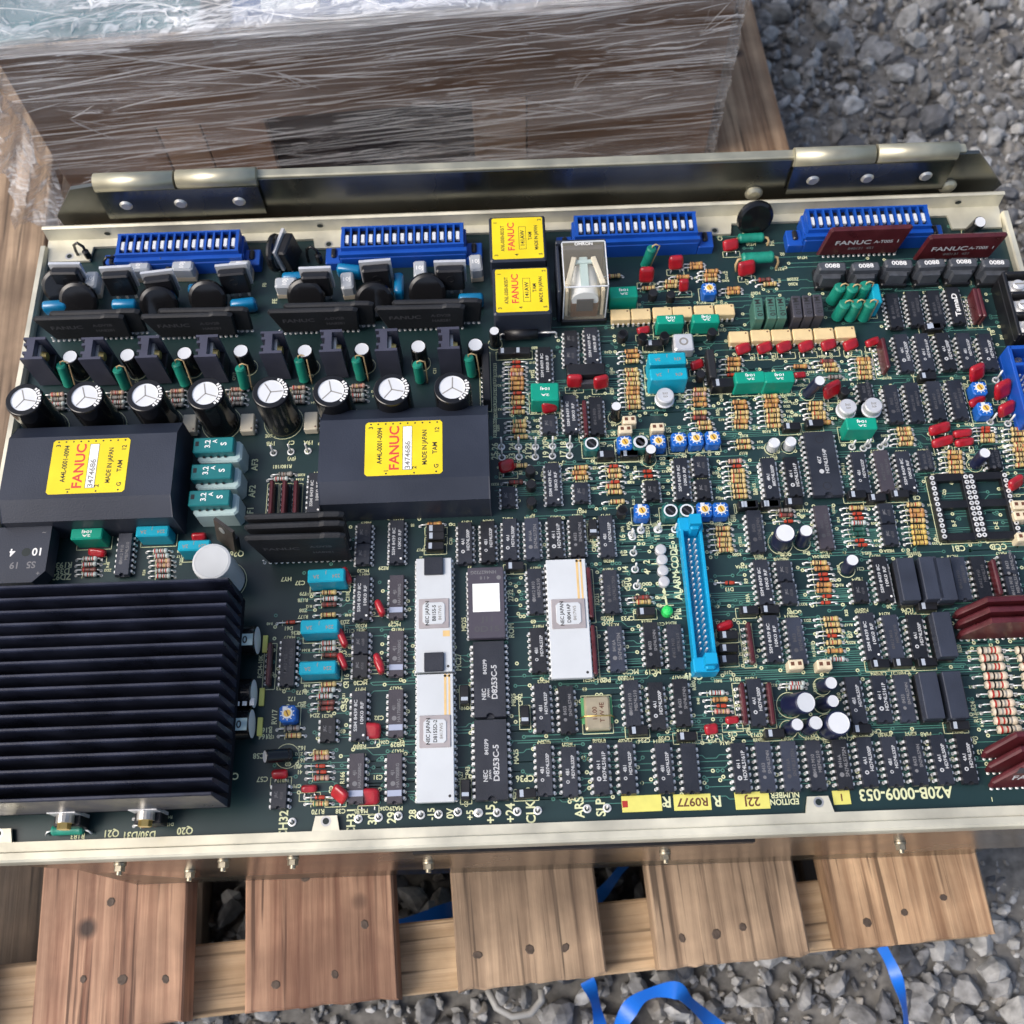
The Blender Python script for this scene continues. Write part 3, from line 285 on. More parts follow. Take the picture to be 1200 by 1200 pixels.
SILK = [
('26', -6.8, 33.5, 2.88, 90), ('24', 1.1, 33.2, 2.88, 90), ('22', 8.7, 32.9, 2.88, 90), ('20', 16.8, 33.3, 2.88, 90), ('18', 24.9, 33.3, 2.88, 90), ('S7', 49.0, 43.2, 2.18, 90), ('S6', 48.3, 38.0, 2.18, 90), 
('3', 46.5, 31.7, 2.44, 90), ('14', 42.8, 32.6, 2.31, 90), ('2', 61.5, 37.4, 2.05, 90), ('R233', -5.6, 76.6, 1.54, 90), ('R232', -5.7, 73.0, 1.54, 90), ('R231', -6.0, 69.1, 1.54, 90), ('ZD37', -5.9, 65.5, 1.54, 90), 
('R229', -6.0, 61.6, 1.54, 90), ('R228', -6.1, 57.8, 1.54, 90), ('R227', -6.1, 53.9, 1.54, 90), ('ZD33', -6.1, 50.8, 1.54, 90), ('R225', -6.5, 46.3, 1.54, 90), ('R224', -6.5, 43.2, 1.54, 90), ('R223', -6.6, 40.2, 1.54, 90), 
('R240', 50.1, 71.8, 1.41, 90), ('R239', 49.6, 60.8, 1.41, 90), ('MF22', 12.3, 71.8, 1.54, 90), ('680', 13.8, 86.4, 1.54, 180), ('S5', 74.2, 38.8, 2.31, 90), ('R20', 98.1, 47.2, 1.54, 90), ('R107', 108.8, 34.3, 1.41, 180), 
('8', 154.0, 27.6, 2.31, 90), ('6', 162.7, 26.5, 1.92, 90), ('R108', 119.6, 36.1, 1.41, 180), ('C108', 133.9, 55.3, 1.41, 180), ('RM17', 180.2, 62.5, 1.41, 180), ('TB', 235.5, 85.4, 2.18, 90), ('5W', 239.2, 82.9, 1.41, 90), 
('CN4', 235.5, 66.3, 2.18, 90), ('RV', 216.6, 56.9, 1.54, 90), ('5V', 242.5, 82.9, 1.38, 90), ('16', 48.7, -14.4, 2.56, 90), ('12', 56.6, -14.8, 2.56, 90), ('11', 64.1, -15.1, 2.18, 90), ('10', 70.5, -14.6, 2.31, 90), 
('8', 95.6, 25.6, 2.31, 90), ('9', 87.4, 24.8, 2.31, 90), ('0', 80.2, 25.1, 2.31, 90), ('3', 93.4, 3.3, 2.18, 90), ('6', 64.4, -4.3, 2.18, 90), ('5', 48.4, -21.6, 2.31, 90), ('R10-15', 110.3, 6.9, 1.54, 90), 
('R500', 98.5, -24.6, 1.41, 180), ('R117', 107.4, 25.3, 1.41, 180), ('RV7', 51.9, -9.1, 1.54, 90), ('25', -7.1, 28.5, 2.88, 90), ('23', 0.9, 27.9, 2.88, 90), ('21', 8.5, 28.1, 2.88, 90), ('19', 16.6, 28.5, 2.88, 90), 
('17', 24.6, 28.5, 2.88, 90), ('MF21', 31.4, -1.1, 1.54, 180), ('C29', -4.6, 18.7, 1.54, 90), ('R1', 4.6, 19.5, 1.54, 90), ('RP', 9.2, -2.1, 1.41, 180), ('CP48', 35.7, -18.4, 1.67, 90), ('15', 49.0, -21.8, 2.54, 90), 
('14', 48.8, -29.5, 2.54, 90), ('CH13', 49.3, -36.6, 1.97, 90), ('2', 58.4, -26.4, 2.82, 90), ('4', 58.3, -31.5, 2.82, 90), ('8', 58.5, -36.8, 2.82, 90), ('ALARM-CODE', 70.8, -31.8, 3.1, 90), ('PIL', 69.8, -50.9, 3.1, 90), 
('TEST', 60.2, -12.4, 1.69, 90), ('(0V)', 49.2, -10.4, 1.27, 90), ('PC21', 36.1, -78.9, 2.12, 180), ('MC20', 47.5, -75.8, 2.12, 180), ('MC19', 56.9, -76.2, 2.12, 180), ('ZD2', 39.9, -53.6, 1.83, 180), 
('CP33', 48.1, -52.2, 1.97, 180), ('MD20', 39.3, -51.8, 1.69, 180), ('MB20', 44.7, -78.4, 1.83, 180), ('CN9', 73.7, -78.7, 3.1, 180), ('RD21', 35.5, -43.1, 1.83, 90), ('ME20', 41.9, -25.3, 1.55, 180), 
('D13', 93.3, -40.7, 1.69, 180), ('R2MA', 99.7, -30.4, 1.54, 180), ('R9', 101.0, -37.1, 1.67, 90), ('R9A', 100.8, -44.9, 1.67, 90), ('CP17', 119.1, -52.1, 1.67, 180), ('CP22', 88.0, -55.6, 1.54, 180), 
('RC15-10K', 96.6, -68.1, 1.54, 90), ('R27', 142.2, -62.9, 1.54, 90), ('R28', 142.2, -53.3, 1.41, 90), ('ME1A', 107.8, -25.6, 1.41, 180), ('C20', 119.1, -25.5, 1.54, 180), ('MD1A-B', 117.6, -27.5, 1.41, 180), 
('R23B-24A', 135.2, -27.0, 1.41, 180), ('ME11', 138.3, -25.3, 1.41, 180), ('MD', 150.3, -38.1, 1.54, 180), ('C21', 151.7, -33.4, 1.54, 180), ('MC10', 148.4, -52.9, 1.54, 180), ('R13-R15', 125.7, -69.2, 1.28, 90), 
('MF9-11', 152.0, 15.3, 1.54, 90), ('ME11', 138.3, -25.1, 1.41, 180), ('C20', 129.2, -24.8, 1.41, 180), ('R45-L', 155.4, -26.2, 1.41, 180), ('MEBA', 165.5, -25.5, 1.41, 180), ('R110', 130.9, -4.6, 1.41, 180), 
('B1', 197.1, -3.7, 2.24, 180), ('C', 215.2, -4.7, 2.47, 180), ('CB1', 196.4, -25.5, 2.69, 180), ('CCD', 213.8, -25.4, 2.69, 180), ('CB', 182.5, -0.4, 2.02, 180), ('R41-48', 176.1, -27.2, 1.53, 180), 
('CB2', 212.4, 9.4, 1.62, 180), ('0.1', 200.9, 8.3, 1.17, 180), ('B-F', 196.7, -13.5, 1.79, 90), ('D-E', 215.2, -15.2, 1.79, 90), ('CP6', 168.0, -53.2, 1.92, 180), ('20', 161.0, -51.2, 1.67, 180), ('R50', 187.3, -70.9, 1.67, 90), 
('MC10', 149.1, -52.4, 1.67, 180), ('R41-48', 175.9, -27.1, 1.54, 180), ('CP3', 156.2, -21.4, 0.13, 180), ('A20B-0009-053', 153.8, -129.9, 4.49, 180), ('R13-R24', 187.9, -98.0, 1.92, 90), ('R13', 187.3, -114.5, 1.79, 180), 
('CP9', 152.7, -80.6, 1.79, 180), ('CP8', 162.6, -80.6, 1.79, 180), ('CP4', 146.2, -104.6, 1.79, 180), ('MA8', 166.2, -106.6, 1.79, 180), ('MA9', 159.8, -106.6, 1.67, 180), ('MA10', 149.4, -106.2, 1.79, 180), 
('1', 187.5, -133.4, 1.67, 180), ('EDITION', 104.8, -131.4, 2.26, 180), ('NUMBER', 105.2, -128.7, 2.26, 180), ('CP13', 97.1, -104.3, 1.74, 180), ('C15', 87.3, -103.7, 1.74, 180), ('MA16', 84.1, -107.1, 1.64, 180), 
('MA15', 97.8, -106.4, 1.33, 180), ('12', 93.6, -102.7, 1.44, 180), ('MB16', 67.0, -101.7, 1.67, 180), ('CP14', 79.4, -106.0, 1.79, 180), ('MB18', 97.7, -80.8, 1.67, 180), ('RB16', 91.1, -80.7, 1.67, 180), 
('R401', 83.9, -81.1, 1.28, 180), ('R400', 73.5, -82.6, 1.54, 90), ('CP35', 59.1, -104.3, 1.67, 180), ('R', 57.7, -129.8, 4.23, 180), ('R', 77.8, -130.2, 4.23, 180), ('ARS', 22.6, -130.6, 3.65, 90), 
('SLP', 31.1, -130.9, 3.65, 90), ('CLK', 3.1, -131.6, 3.65, 90), ('+24', -5.1, -131.7, 3.65, 90), ('+15', -13.0, -131.9, 3.65, 90), ('MA23', 9.6, -104.7, 1.79, 180), ('MA22', 19.8, -106.4, 1.67, 180), 
('MA21', 32.4, -104.8, 1.79, 180), ('MA20', 43.0, -104.9, 1.79, 180), ('CP36', 1.2, -118.5, 2.56, 180), ('MA25', -2.0, -109.5, 1.92, 90), ('MB25', -2.3, -85.9, 1.79, 90), ('CP42', 0.6, -86.0, 1.79, 90), 
('CP34', 50.8, -104.9, 1.67, 180), ('MC21', 29.7, -78.7, 1.54, 180), ('RC34-10K', -109.3, -67.5, 1.79, 90), ('RV17', -102.0, -89.4, 2.18, 90), ('R165', -105.5, -94.9, 2.05, 180), ('R164', -105.4, -97.6, 2.05, 180), 
('C58', -107.5, -105.4, 2.18, 180), ('C35', -73.1, -86.0, 2.18, 90), ('C116', -72.5, -75.3, 2.18, 90), ('C32', -58.4, -91.5, 1.79, 180), ('RB30', -66.2, -103.2, 1.92, 180), ('MB29', -50.6, -102.8, 1.92, 180), 
('MC30', -66.5, -76.3, 1.79, 180), ('ZD', -91.0, -84.5, 1.79, 180), ('172', -95.3, -82.1, 1.79, 180), ('162', -90.1, -102.9, 1.79, 180), ('MC33', -99.1, -77.3, 1.79, 180), ('ZD4', -85.1, -89.5, 1.67, 180), 
('R173', -91.2, -79.5, 1.67, 180), ('HY7', -100.4, -28.4, 1.96, 180), ('C37', -94.2, -30.4, 1.96, 180), ('R178', -92.6, -38.5, 1.62, 180), ('179', -92.7, -35.5, 1.62, 180), ('Z08', -92.1, -43.2, 1.62, 180), 
('R177', -92.2, -46.1, 1.62, 180), ('D61', -98.0, -51.1, 1.73, 180), ('C36', -95.2, -53.2, 1.62, 180), ('MC30', -66.6, -25.8, 1.62, 180), ('RD30', -66.8, -51.1, 1.62, 180), ('C118', -73.0, -37.5, 1.62, 90), 
('C117', -72.0, -53.3, 1.62, 180), ('ZD3', -73.8, -49.1, 1.62, 180), ('RE29', -57.6, -24.9, 1.62, 180), ('MC29', -52.4, -51.1, 1.67, 180), ('MD25', -22.5, -52.1, 1.92, 90), ('18', -44.9, -4.8, 1.41, 180), 
('2732', -1.9, -39.8, 2.15, 90), ('ROM', -2.2, -55.7, 2.31, 90), ('MC27', -25.1, -68.8, 2.31, 90), ('MA27', -24.8, -117.3, 1.79, 90), ('CP43', -21.9, -115.4, 1.79, 90), ('0V', -29.2, -131.1, 2.82, 90), 
('-15', -36.8, -131.1, 2.82, 90), ('28', -44.3, -130.9, 2.82, 90), ('+5', -21.2, -132.0, 2.82, 90), ('R170', -82.3, -128.6, 1.92, 180), ('C38', -73.2, -128.7, 1.79, 180), ('MA30', -64.9, -129.0, 1.67, 180), 
('MA29', -50.9, -128.4, 1.67, 180), ('R166', -72.9, -115.5, 1.79, 90), ('C31', -58.3, -115.8, 1.79, 180), ('C57', -105.5, -114.9, 2.05, 180), ('42', -90.6, -110.2, 1.67, 180), ('41', -90.2, -112.6, 1.67, 180), 
('161', -89.9, -107.9, 1.67, 180), ('CH32', -96.0, -133.0, 3.46, 90), ('CH31', -68.9, -133.2, 3.46, 90), ('30', -60.4, -132.2, 3.46, 90), ('29', -52.7, -131.9, 3.46, 90), ('R193', -199.7, -17.9, 2.69, 180), 
('D35', -199.8, -20.8, 2.69, 180), ('ZD92', -199.9, -23.5, 2.69, 180), ('Q26', -123.1, -15.3, 2.69, 180), ('Q21', -164.4, -133.9, 2.69, 180), ('D30/D31', -153.2, -135.1, 2.69, 180), ('Q20', -135.2, -133.9, 2.69, 180), 
('R183', -178.0, -134.7, 2.12, 180), ('C39', -118.2, -113.3, 2.69, 180), ('19B', -111.3, 39.3, 2.12, 180), ('C7', -101.8, 39.4, 2.12, 180), ('19A', -93.8, 39.1, 2.12, 180), ('(0V)', -101.0, 31.1, 1.73, 180), 
('C60E', -111.6, 43.4, 1.73, 180), ('R180/181', -105.1, 27.1, 1.77, 180), ('AF3', -118.0, 28.5, 2.88, 90), ('AF2', -118.3, 15.0, 2.88, 90), ('AF1', -118.5, 3.9, 2.88, 90), ('F0', -119.7, 129.3, 1.92, 90), 
('FE', -114.0, 119.3, 2.31, 90), ('CN', -116.4, 147.0, 2.31, 90), ('CN2', 110.6, 149.2, 2.31, 90), ('FR', 136.3, 143.6, 2.31, 90), ('H320', 125.8, 143.3, 1.67, 180), ('R217', 138.1, 127.5, 1.67, 180), 
('Z0208', 143.9, 121.0, 1.67, 180), ('R200', 143.5, 118.1, 1.67, 180), ('H207', 124.2, 113.5, 1.67, 180), ('H710', 150.4, 133.9, 1.67, 180), ('02', 140.7, 136.5, 1.67, 180), ('RV16', 97.0, 109.0, 1.67, 180), 
('Q10', 105.6, 92.8, 1.54, 180), 
]
MARKS = ['4H 1', 'HD74LS161P', '4A1', 'HD74LS00P', '4B1', 'HD74LS32P', '8416A', 'SN74LS175N', '8433', 'SN74LS74N', 'SSM 8439 8C', '10K0 RF', 'SSM 8444 8C', '3.3K0 RF', '4J1', 'HA17008RG', 'NEC', 'JAPAN', '8432P9', 'D8253C-5', 'NEC JAPAN', 'D8155D-2', 'B8155-5', 'D8041AP', '8417W5', 'HD74LS154P', '4K7', 'HN462732G', '4 1 8', 'J11', '0D15', 'TamaD', 'MB74LS10', '8412 M10',
 'FANUC', 'A-DV2B', 'HA8281', 'A-T005  1', '840131  451', 'A44L-0001-0094', '3474686', 'MADE IN JAPAN', 'TAM', '3', '12', '1', '2', 'G', 'A76L-0300-0035/T', '141AW', '4', '5', '474', '2A', '224', 'J', '104J', '0088', '3.2', 'A', 'S', 'M1-10', 'OMRON', '10J', '22J', 'R0977', '16.00', 'T W 4E', '10', 'S5', '19', '~', '25V', '470', '000', 'JRC', '4558', '250J', '+', '0', 'B']
DES = ['MA14', 'MA17', 'MB12', 'MB19', 'MC18', 'MD12', 'ME14', 'MF17', 'RC21', 'RD14']; DER = ['R12', 'R24', 'R31', 'R117', 'R164', 'R205', 'R233', 'R48', 'ZD2', 'D13']; DEC = ['C21', 'C38', 'C57', 'C105', 'CP8', 'CP17', 'Q10', 'Q26']
load_text([t[0] for t in SILK] + MARKS + DES + DER + DEC)

# ------------------------------------------------------------------ helpers for things and parts
def tag(o, label=None, cat=None, group=None, kind=None):
    for k, v in (('label', label), ('category', cat), ('group', group), ('kind', kind)):
        if v: o[k] = v
    return o
def link(name, me, parent=None, loc=(0, 0, 0), rot=(0, 0, 0)):
    o = bpy.data.objects.new(name, me); col.objects.link(o); o.parent = parent
    o.location = [c*S for c in loc]; o.rotation_euler = rot
    return o
def empty(name, loc, rz=0):
    return link(name, None, None, loc, (0, 0, rz))
CACHE = {}
def cached(key, fn):
    if key not in CACHE: CACHE[key] = fn().mesh(str(key[0] if isinstance(key, tuple) else key))
    return CACHE[key]

# ================================================================== the setting: ground and gravel
GZ = -277.0
def wood_mat(name, c1, c2, axis='Y', knots=True, scale=1.):
    ma = bpy.data.materials.new(name); ma.use_nodes = True; t = ma.node_tree; p = t.nodes['Principled BSDF']; p.inputs['Roughness'].default_value = .75
    tc = t.nodes.new('ShaderNodeTexCoord'); mp = t.nodes.new('ShaderNodeMapping'); t.links.new(tc.outputs['Object'], mp.inputs[0])
    oi = t.nodes.new('ShaderNodeObjectInfo'); va = t.nodes.new('ShaderNodeVectorMath'); va.operation = 'SCALE'
    cx = t.nodes.new('ShaderNodeCombineXYZ')
    for i in range(3): t.links.new(oi.outputs['Random'], cx.inputs[i])
    t.links.new(cx.outputs[0], va.inputs[0]); va.inputs['Scale'].default_value = 7
    t.links.new(va.outputs[0], mp.inputs['Location'])
    mp.inputs['Scale'].default_value = (110*scale, 3.5*scale, 60) if axis == 'Y' else (3.5*scale, 110*scale, 60)
    n = t.nodes.new('ShaderNodeTexNoise'); n.inputs['Scale'].default_value = 1.6; n.inputs['Detail'].default_value = 10; n.inputs['Roughness'].default_value = .62; n.inputs['Distortion'].default_value = .5; t.links.new(mp.outputs[0], n.inputs['Vector'])
    wv = t.nodes.new('ShaderNodeTexWave'); wv.bands_direction = 'X' if axis == 'Y' else 'Y'; wv.inputs['Scale'].default_value = .2; wv.inputs['Distortion'].default_value = 14; wv.inputs['Detail'].default_value = 3; wv.inputs['Detail Scale'].default_value = .6
    t.links.new(mp.outputs[0], wv.inputs['Vector'])
    mx0 = t.nodes.new('ShaderNodeMath'); mx0.operation = 'MULTIPLY_ADD'; mx0.inputs[1].default_value = .10
    t.links.new(wv.outputs['Fac'], mx0.inputs[0]); t.links.new(n.outputs['Fac'], mx0.inputs[2])
    cr = t.nodes.new('ShaderNodeValToRGB'); e = cr.color_ramp.elements
    e[0].position = .37; e[0].color = (*c2, 1); e[1].position = .66; e[1].color = (*c1, 1)
    t.links.new(mx0.outputs[0], cr.inputs[0])
    n3 = t.nodes.new('ShaderNodeTexNoise'); n3.inputs['Scale'].default_value = 26; n3.inputs['Detail'].default_value = 6; t.links.new(tc.outputs['Object'], n3.inputs['Vector'])
    m3 = t.nodes.new('ShaderNodeMapRange'); m3.inputs[1].default_value = .3; m3.inputs[2].default_value = .7; m3.inputs[3].default_value = .6; m3.inputs[4].default_value = 1.25; t.links.new(n3.outputs['Fac'], m3.inputs[0])
    hs = t.nodes.new('ShaderNodeHueSaturation'); t.links.new(cr.outputs[0], hs.inputs['Color']); t.links.new(m3.outputs[0], hs.inputs['Value'])
    out = hs.outputs[0]
    if knots:
        vo = t.nodes.new('ShaderNodeTexVoronoi'); vo.inputs['Scale'].default_value = 15; vo.inputs['Randomness'].default_value = 1
        ad = t.nodes.new('ShaderNodeVectorMath'); ad.operation = 'ADD'; t.links.new(tc.outputs['Object'], ad.inputs[0]); t.links.new(va.outputs[0], ad.inputs[1]); t.links.new(ad.outputs[0], vo.inputs['Vector'])
        mk = t.nodes.new('ShaderNodeMapRange'); mk.inputs[1].default_value = .05; mk.inputs[2].default_value = .10; mk.inputs[3].default_value = 1; mk.inputs[4].default_value = 0; t.links.new(vo.outputs['Distance'], mk.inputs[0])
        mx = t.nodes.new('ShaderNodeMix'); mx.data_type = 'RGBA'; t.links.new(mk.outputs[0], mx.inputs['Factor']); t.links.new(out, mx.inputs['A']); mx.inputs['B'].default_value = (.055, .034, .026, 1); out = mx.outputs['Result']
    mpc = t.nodes.new('ShaderNodeMapping'); t.links.new(tc.outputs['Object'], mpc.inputs[0]); t.links.new(va.outputs[0], mpc.inputs['Location']); mpc.inputs['Scale'].default_value = (330, 7, 60) if axis == 'Y' else (7, 330, 60)
    nc = t.nodes.new('ShaderNodeTexNoise'); nc.inputs['Scale'].default_value = 1; nc.inputs['Detail'].default_value = 4; nc.inputs['Distortion'].default_value = .3; t.links.new(mpc.outputs[0], nc.inputs['Vector'])
    mc = t.nodes.new('ShaderNodeMapRange'); mc.inputs[1].default_value = .57; mc.inputs[2].default_value = .66; mc.inputs[3].default_value = 0; mc.inputs[4].default_value = .85; t.links.new(nc.outputs['Fac'], mc.inputs[0])
    mxc = t.nodes.new('ShaderNodeMix'); mxc.data_type = 'RGBA'; t.links.new(mc.outputs[0], mxc.inputs['Factor']); t.links.new(out, mxc.inputs['A']); mxc.inputs['B'].default_value = (*[k*.35 for k in c2], 1); out = mxc.outputs['Result']
    ns = t.nodes.new('ShaderNodeTexNoise'); ns.inputs['Scale'].default_value = 11; ns.inputs['Detail'].default_value = 5; ads = t.nodes.new('ShaderNodeVectorMath'); ads.operation = 'ADD'; t.links.new(tc.outputs['Object'], ads.inputs[0]); t.links.new(va.outputs[0], ads.inputs[1]); t.links.new(ads.outputs[0], ns.inputs['Vector'])
    mst = t.nodes.new('ShaderNodeMapRange'); mst.inputs[1].default_value = .50; mst.inputs[2].default_value = .66; mst.inputs[3].default_value = 0; mst.inputs[4].default_value = .6; t.links.new(ns.outputs['Fac'], mst.inputs[0])
    mxs = t.nodes.new('ShaderNodeMix'); mxs.data_type = 'RGBA'; t.links.new(mst.outputs[0], mxs.inputs['Factor']); t.links.new(out, mxs.inputs['A']); mxs.inputs['B'].default_value = (*[k*.55 for k in c2], 1); out = mxs.outputs['Result']
    t.links.new(out, p.inputs['Base Color'])
    b = t.nodes.new('ShaderNodeBump'); b.inputs['Strength'].default_value = .6; b.inputs['Distance'].default_value = .0014; t.links.new(n.outputs['Fac'], b.inputs['Height']); t.links.new(b.outputs[0], p.inputs['Normal'])
    MATS[name] = ma
wood_mat('wood_red', (.46, .275, .175), (.19, .085, .05)); wood_mat('wood_grey', (.43, .305, .20), (.19, .125, .08)); wood_mat('wood_pale', (.54, .39, .24), (.37, .25, .14), 'X', False); wood_mat('wood_tan', (.58, .43, .29), (.32, .22, .14))
wood_mat('wood_shaded', (.12, .085, .06), (.06, .042, .03)); wood_mat('wood_orange', (.56, .37, .22), (.27, .15, .08)); wood_mat('wood_brown', (.25, .125, .08), (.11, .055, .036), 'X', False)

def gravel_mat(name, base):
    ma = bpy.data.materials.new(name); ma.use_nodes = True; t = ma.node_tree; p = t.nodes['Principled BSDF']; p.inputs['Roughness'].default_value = .8
    g = t.nodes.new('ShaderNodeNewGeometry'); n = t.nodes.new('ShaderNodeTexNoise'); n.inputs['Scale'].default_value = 150; n.inputs['Detail'].default_value = 6; t.links.new(g.outputs['Position'], n.inputs['Vector'])
    cr = t.nodes.new('ShaderNodeValToRGB'); e = cr.color_ramp.elements; e[0].position = .3; e[0].color = (*[c*.62 for c in base], 1); e[1].position = .72; e[1].color = (*[min(1, c*1.5) for c in base], 1)
    t.links.new(n.outputs['Fac'], cr.inputs[0]); t.links.new(cr.outputs[0], p.inputs['Base Color'])
    b = t.nodes.new('ShaderNodeBump'); b.inputs['Strength'].default_value = .5; b.inputs['Distance'].default_value = .0015; t.links.new(n.outputs['Fac'], b.inputs['Height']); t.links.new(b.outputs[0], p.inputs['Normal'])
    MATS[name] = ma
gravel_mat('dirt', (.14, .135, .126))
GM = ['stone0', 'stone1', 'stone2', 'stone3', 'stone4']
for nme, c in zip(GM, [(.205, .208, .212), (.115, .118, .126), (.30, .302, .30), (.23, .218, .20), (.43, .43, .425)]): gravel_mat(nme, c)
mb = MB(); N = 60; ext = 6000
xs = [-ext, -2500] + list(np.linspace(-1000, 1400, N)) + [2800, ext]; ys = [-ext, -2500] + list(np.linspace(-900, 1500, N)) + [2800, ext]
vs = [(x, y, GZ-3+RNG.normal()*3) for y in ys for x in xs]; n_ = len(xs)
mb.add(vs, [(j*n_+i, j*n_+i+1, (j+1)*n_+i+1, (j+1)*n_+i) for j in range(len(ys)-1) for i in range(n_-1)], 'dirt', True)
tag(link('ground', mb.mesh('ground')), kind='structure')

def ico(sub):
    import bmesh
    bm = bmesh.new(); bmesh.ops.create_icosphere(bm, subdivisions=sub, radius=1); v = np.array([p.co[:] for p in bm.verts]); f = np.array([[q.index for q in fc.verts] for fc in bm.faces]); bm.free(); return v, f
IV, IF = ico(2); JV, JF = ico(1)
def stone_shape(base):
    v = base.copy(); d = np.ones(len(v))
    for _ in range(12):
        nrm = RNG.normal(size=3); nrm /= np.linalg.norm(nrm); k = v @ nrm; lim = RNG.uniform(.40, .80)
        with np.errstate(divide='ignore', invalid='ignore'): d = np.where(k > 1e-3, np.minimum(d, lim/np.maximum(k, 1e-3)), d)
    v = v*d[:, None]*(1+RNG.normal(size=(len(v), 1))*.035)*np.array([1, RNG.uniform(.6, 1), RNG.uniform(.45, .75)]); return v
SHAPES = [stone_shape(IV) for _ in range(24)]; SMALL = [stone_shape(JV) for _ in range(24)]
def gravel(name, regions, kind='stuff'):
    V = []; Fc = []; Mi = []; off = 0
    for (x0, x1, y0, y1, n, s0, s1, *far) in regions:
        for _ in range(n):
            s = s0*(s1/s0)**(RNG.random()**1.9); lo = s < 8 or bool(far); fc = JF if lo else IF; v = (SMALL if lo else SHAPES)[RNG.integers(24)]*s
            a = RNG.uniform(0, 6.28, 3)*np.array([1, .25, .25]); Rm = np.array(Euler((a[1], a[2], a[0])).to_matrix())
            v = v @ Rm.T + np.array([RNG.uniform(x0, x1), RNG.uniform(y0, y1), GZ-2+s*.22])
            V.append(v); Fc.append(fc+off); off += len(v); Mi.append(np.full(len(fc), RNG.choice(5, p=[.3, .24, .22, .16, .08])))
    V = np.vstack(V)*S; Fc = np.vstack(Fc); me = bpy.data.meshes.new(name); me.from_pydata(V.tolist(), [], Fc.tolist())
    for g in GM: me.materials.append(MATS[g])
    me.polygons.foreach_set('material_index', np.concatenate(Mi).astype(int).tolist()); me.update()
    return tag(link(name, me), 'loose angular grey gravel covering the ground around the pallet', 'gravel', kind=kind)
gravel('gravel', [(200, 640, 230, 760, 1300, 6, 21), (200, 640, 230, 760, 2200, 4, 9), (200, 640, 230, 760, 3000, 2, 5), (-360, 420, -300, -150, 900, 6, 17), (-360, 420, -300, -150, 2200, 3, 8), (180, 420, -170, 240, 700, 5, 18), (180, 420, -170, 240, 900, 3, 8),
                  (-260, 180, -160, -40, 450, 5, 22), (-700, -290, 300, 800, 350, 5, 26),
                  (640, 1150, 100, 1250, 2300, 6, 22, 1), (-900, 640, 760, 1250, 2600, 6, 22, 1), (-900, -330, -500, 760, 2200, 6, 22, 1), (-330, 420, -560, -300, 1300, 5, 20, 1), (420, 1150, -560, 230, 2300, 6, 22, 1)])

# ================================================================== wooden pallet
PR = R(3.6)
pal = empty('wooden_pallet', (0, -194.6, GZ), PR); tag(pal, 'weathered wooden pallet of wide planks carrying the opened control unit', 'pallet')
DECK = -150-GZ                                          # deck top above the ground
def plank(x0, x1, y0, y1, zt, th, mat, name='plank'):
    mb = MB(); W = x1-x0; L = y1-y0; n = 14
    def edge(sx): return [(sx*(W/2)+random.uniform(-.9, .9), -L/2+L*i/n) for i in range(n+1)]
    l = edge(-1); r = edge(1); l[0] = (l[0][0], -L/2+random.uniform(-1.5, 1.5)); r[0] = (r[0][0], -L/2+random.uniform(-1.5, 1.5))
    K = 16; fr = [(-W/2+W*k/K+random.uniform(-.6, .6), -L/2+random.gauss(0, .35)) for k in range(1, K)]      # sawn front end, slightly ragged
    ring = l+r[::-1]+fr[::-1]; c = 1.0
    top = [(x*(1-c/(W/2)), y*(1-c/(L/2))) for x, y in ring]
    nt_ = len(ring)
    mb.add([(x, y, -th) for x, y in ring]+[(x, y, -c) for x, y in ring]+[(x, y, 0) for x, y in top],
           [(j+a*nt_, (j+1) % nt_+a*nt_, (j+1) % nt_+(a+1)*nt_, j+(a+1)*nt_) for a in (0, 1) for j in range(nt_)], mat)
    b = len(mb.v)-nt_; mb.f.append(tuple(b+i for i in range(nt_))); mb.m.append(0); mb.sm.append(False)
    # normals point outwards: wind check by area sign
    me = mb.mesh(name); bm_fix(me)
    return link(name, me, pal, ((x0+x1)/2, (y0+y1)/2, zt))
def bm_fix(me):
    import bmesh
    bm = bmesh.new(); bm.from_mesh(me); bmesh.ops.recalc_face_normals(bm, faces=bm.faces); bm.to_mesh(me); bm.free()
for x0, x1, mt in [(-362, -284, 'wood_grey'), (-251, -174, 'wood_red'), (-143, -66, 'wood_red'), (-37, 39, 'wood_grey'), (66.5, 144, 'wood_grey'), (160, 241, 'wood_orange')]:
    plank(x0, x1, 0, 900, DECK, 18, mt)
plank(-372, 243, 0.5, 36, DECK-18.3, 88, 'wood_pale', 'stringer'); plank(-372, 243, 430, 466, DECK-18.3, 88, 'wood_pale', 'stringer'); plank(-372, 243, 862, 899, DECK-18.3, 88, 'wood_pale', 'stringer')
for x0, x1 in [(-350, -268), (-238, -196), (76, 150), (176, 236)]: plank(x0, x1, 37, 895, 19, 18.5, 'wood_shaded', 'bottom_board')  # bottom boards: the shade under the deck is put into their colour
NAILS = cached('nail', lambda: (lambda b: (b.lathe([(2.5, .02), (1.9, .25), (0.9, .2), (0.01, .22)], 7, 'rust'), b)[1])(MB()))
for x, y in [(-226, 24), (-206, 22), (-184, 20), (-128, 12), (-98, 14), (-82, 36), (-25, 16), (2, 16), (20, 15), (80, 14), (98, 14), (112, 16), (176, 12), (196, 15), (218, 20), (-112, 62), (-111, 84), (-214, 60)]:
    o = link('nail_head', NAILS, pal, (x, y, DECK+.05), (random.gauss(0, .06), random.gauss(0, .06), random.random()*6)); o.scale = (random.uniform(.7, 1.1), random.uniform(.7, 1.2), 1)

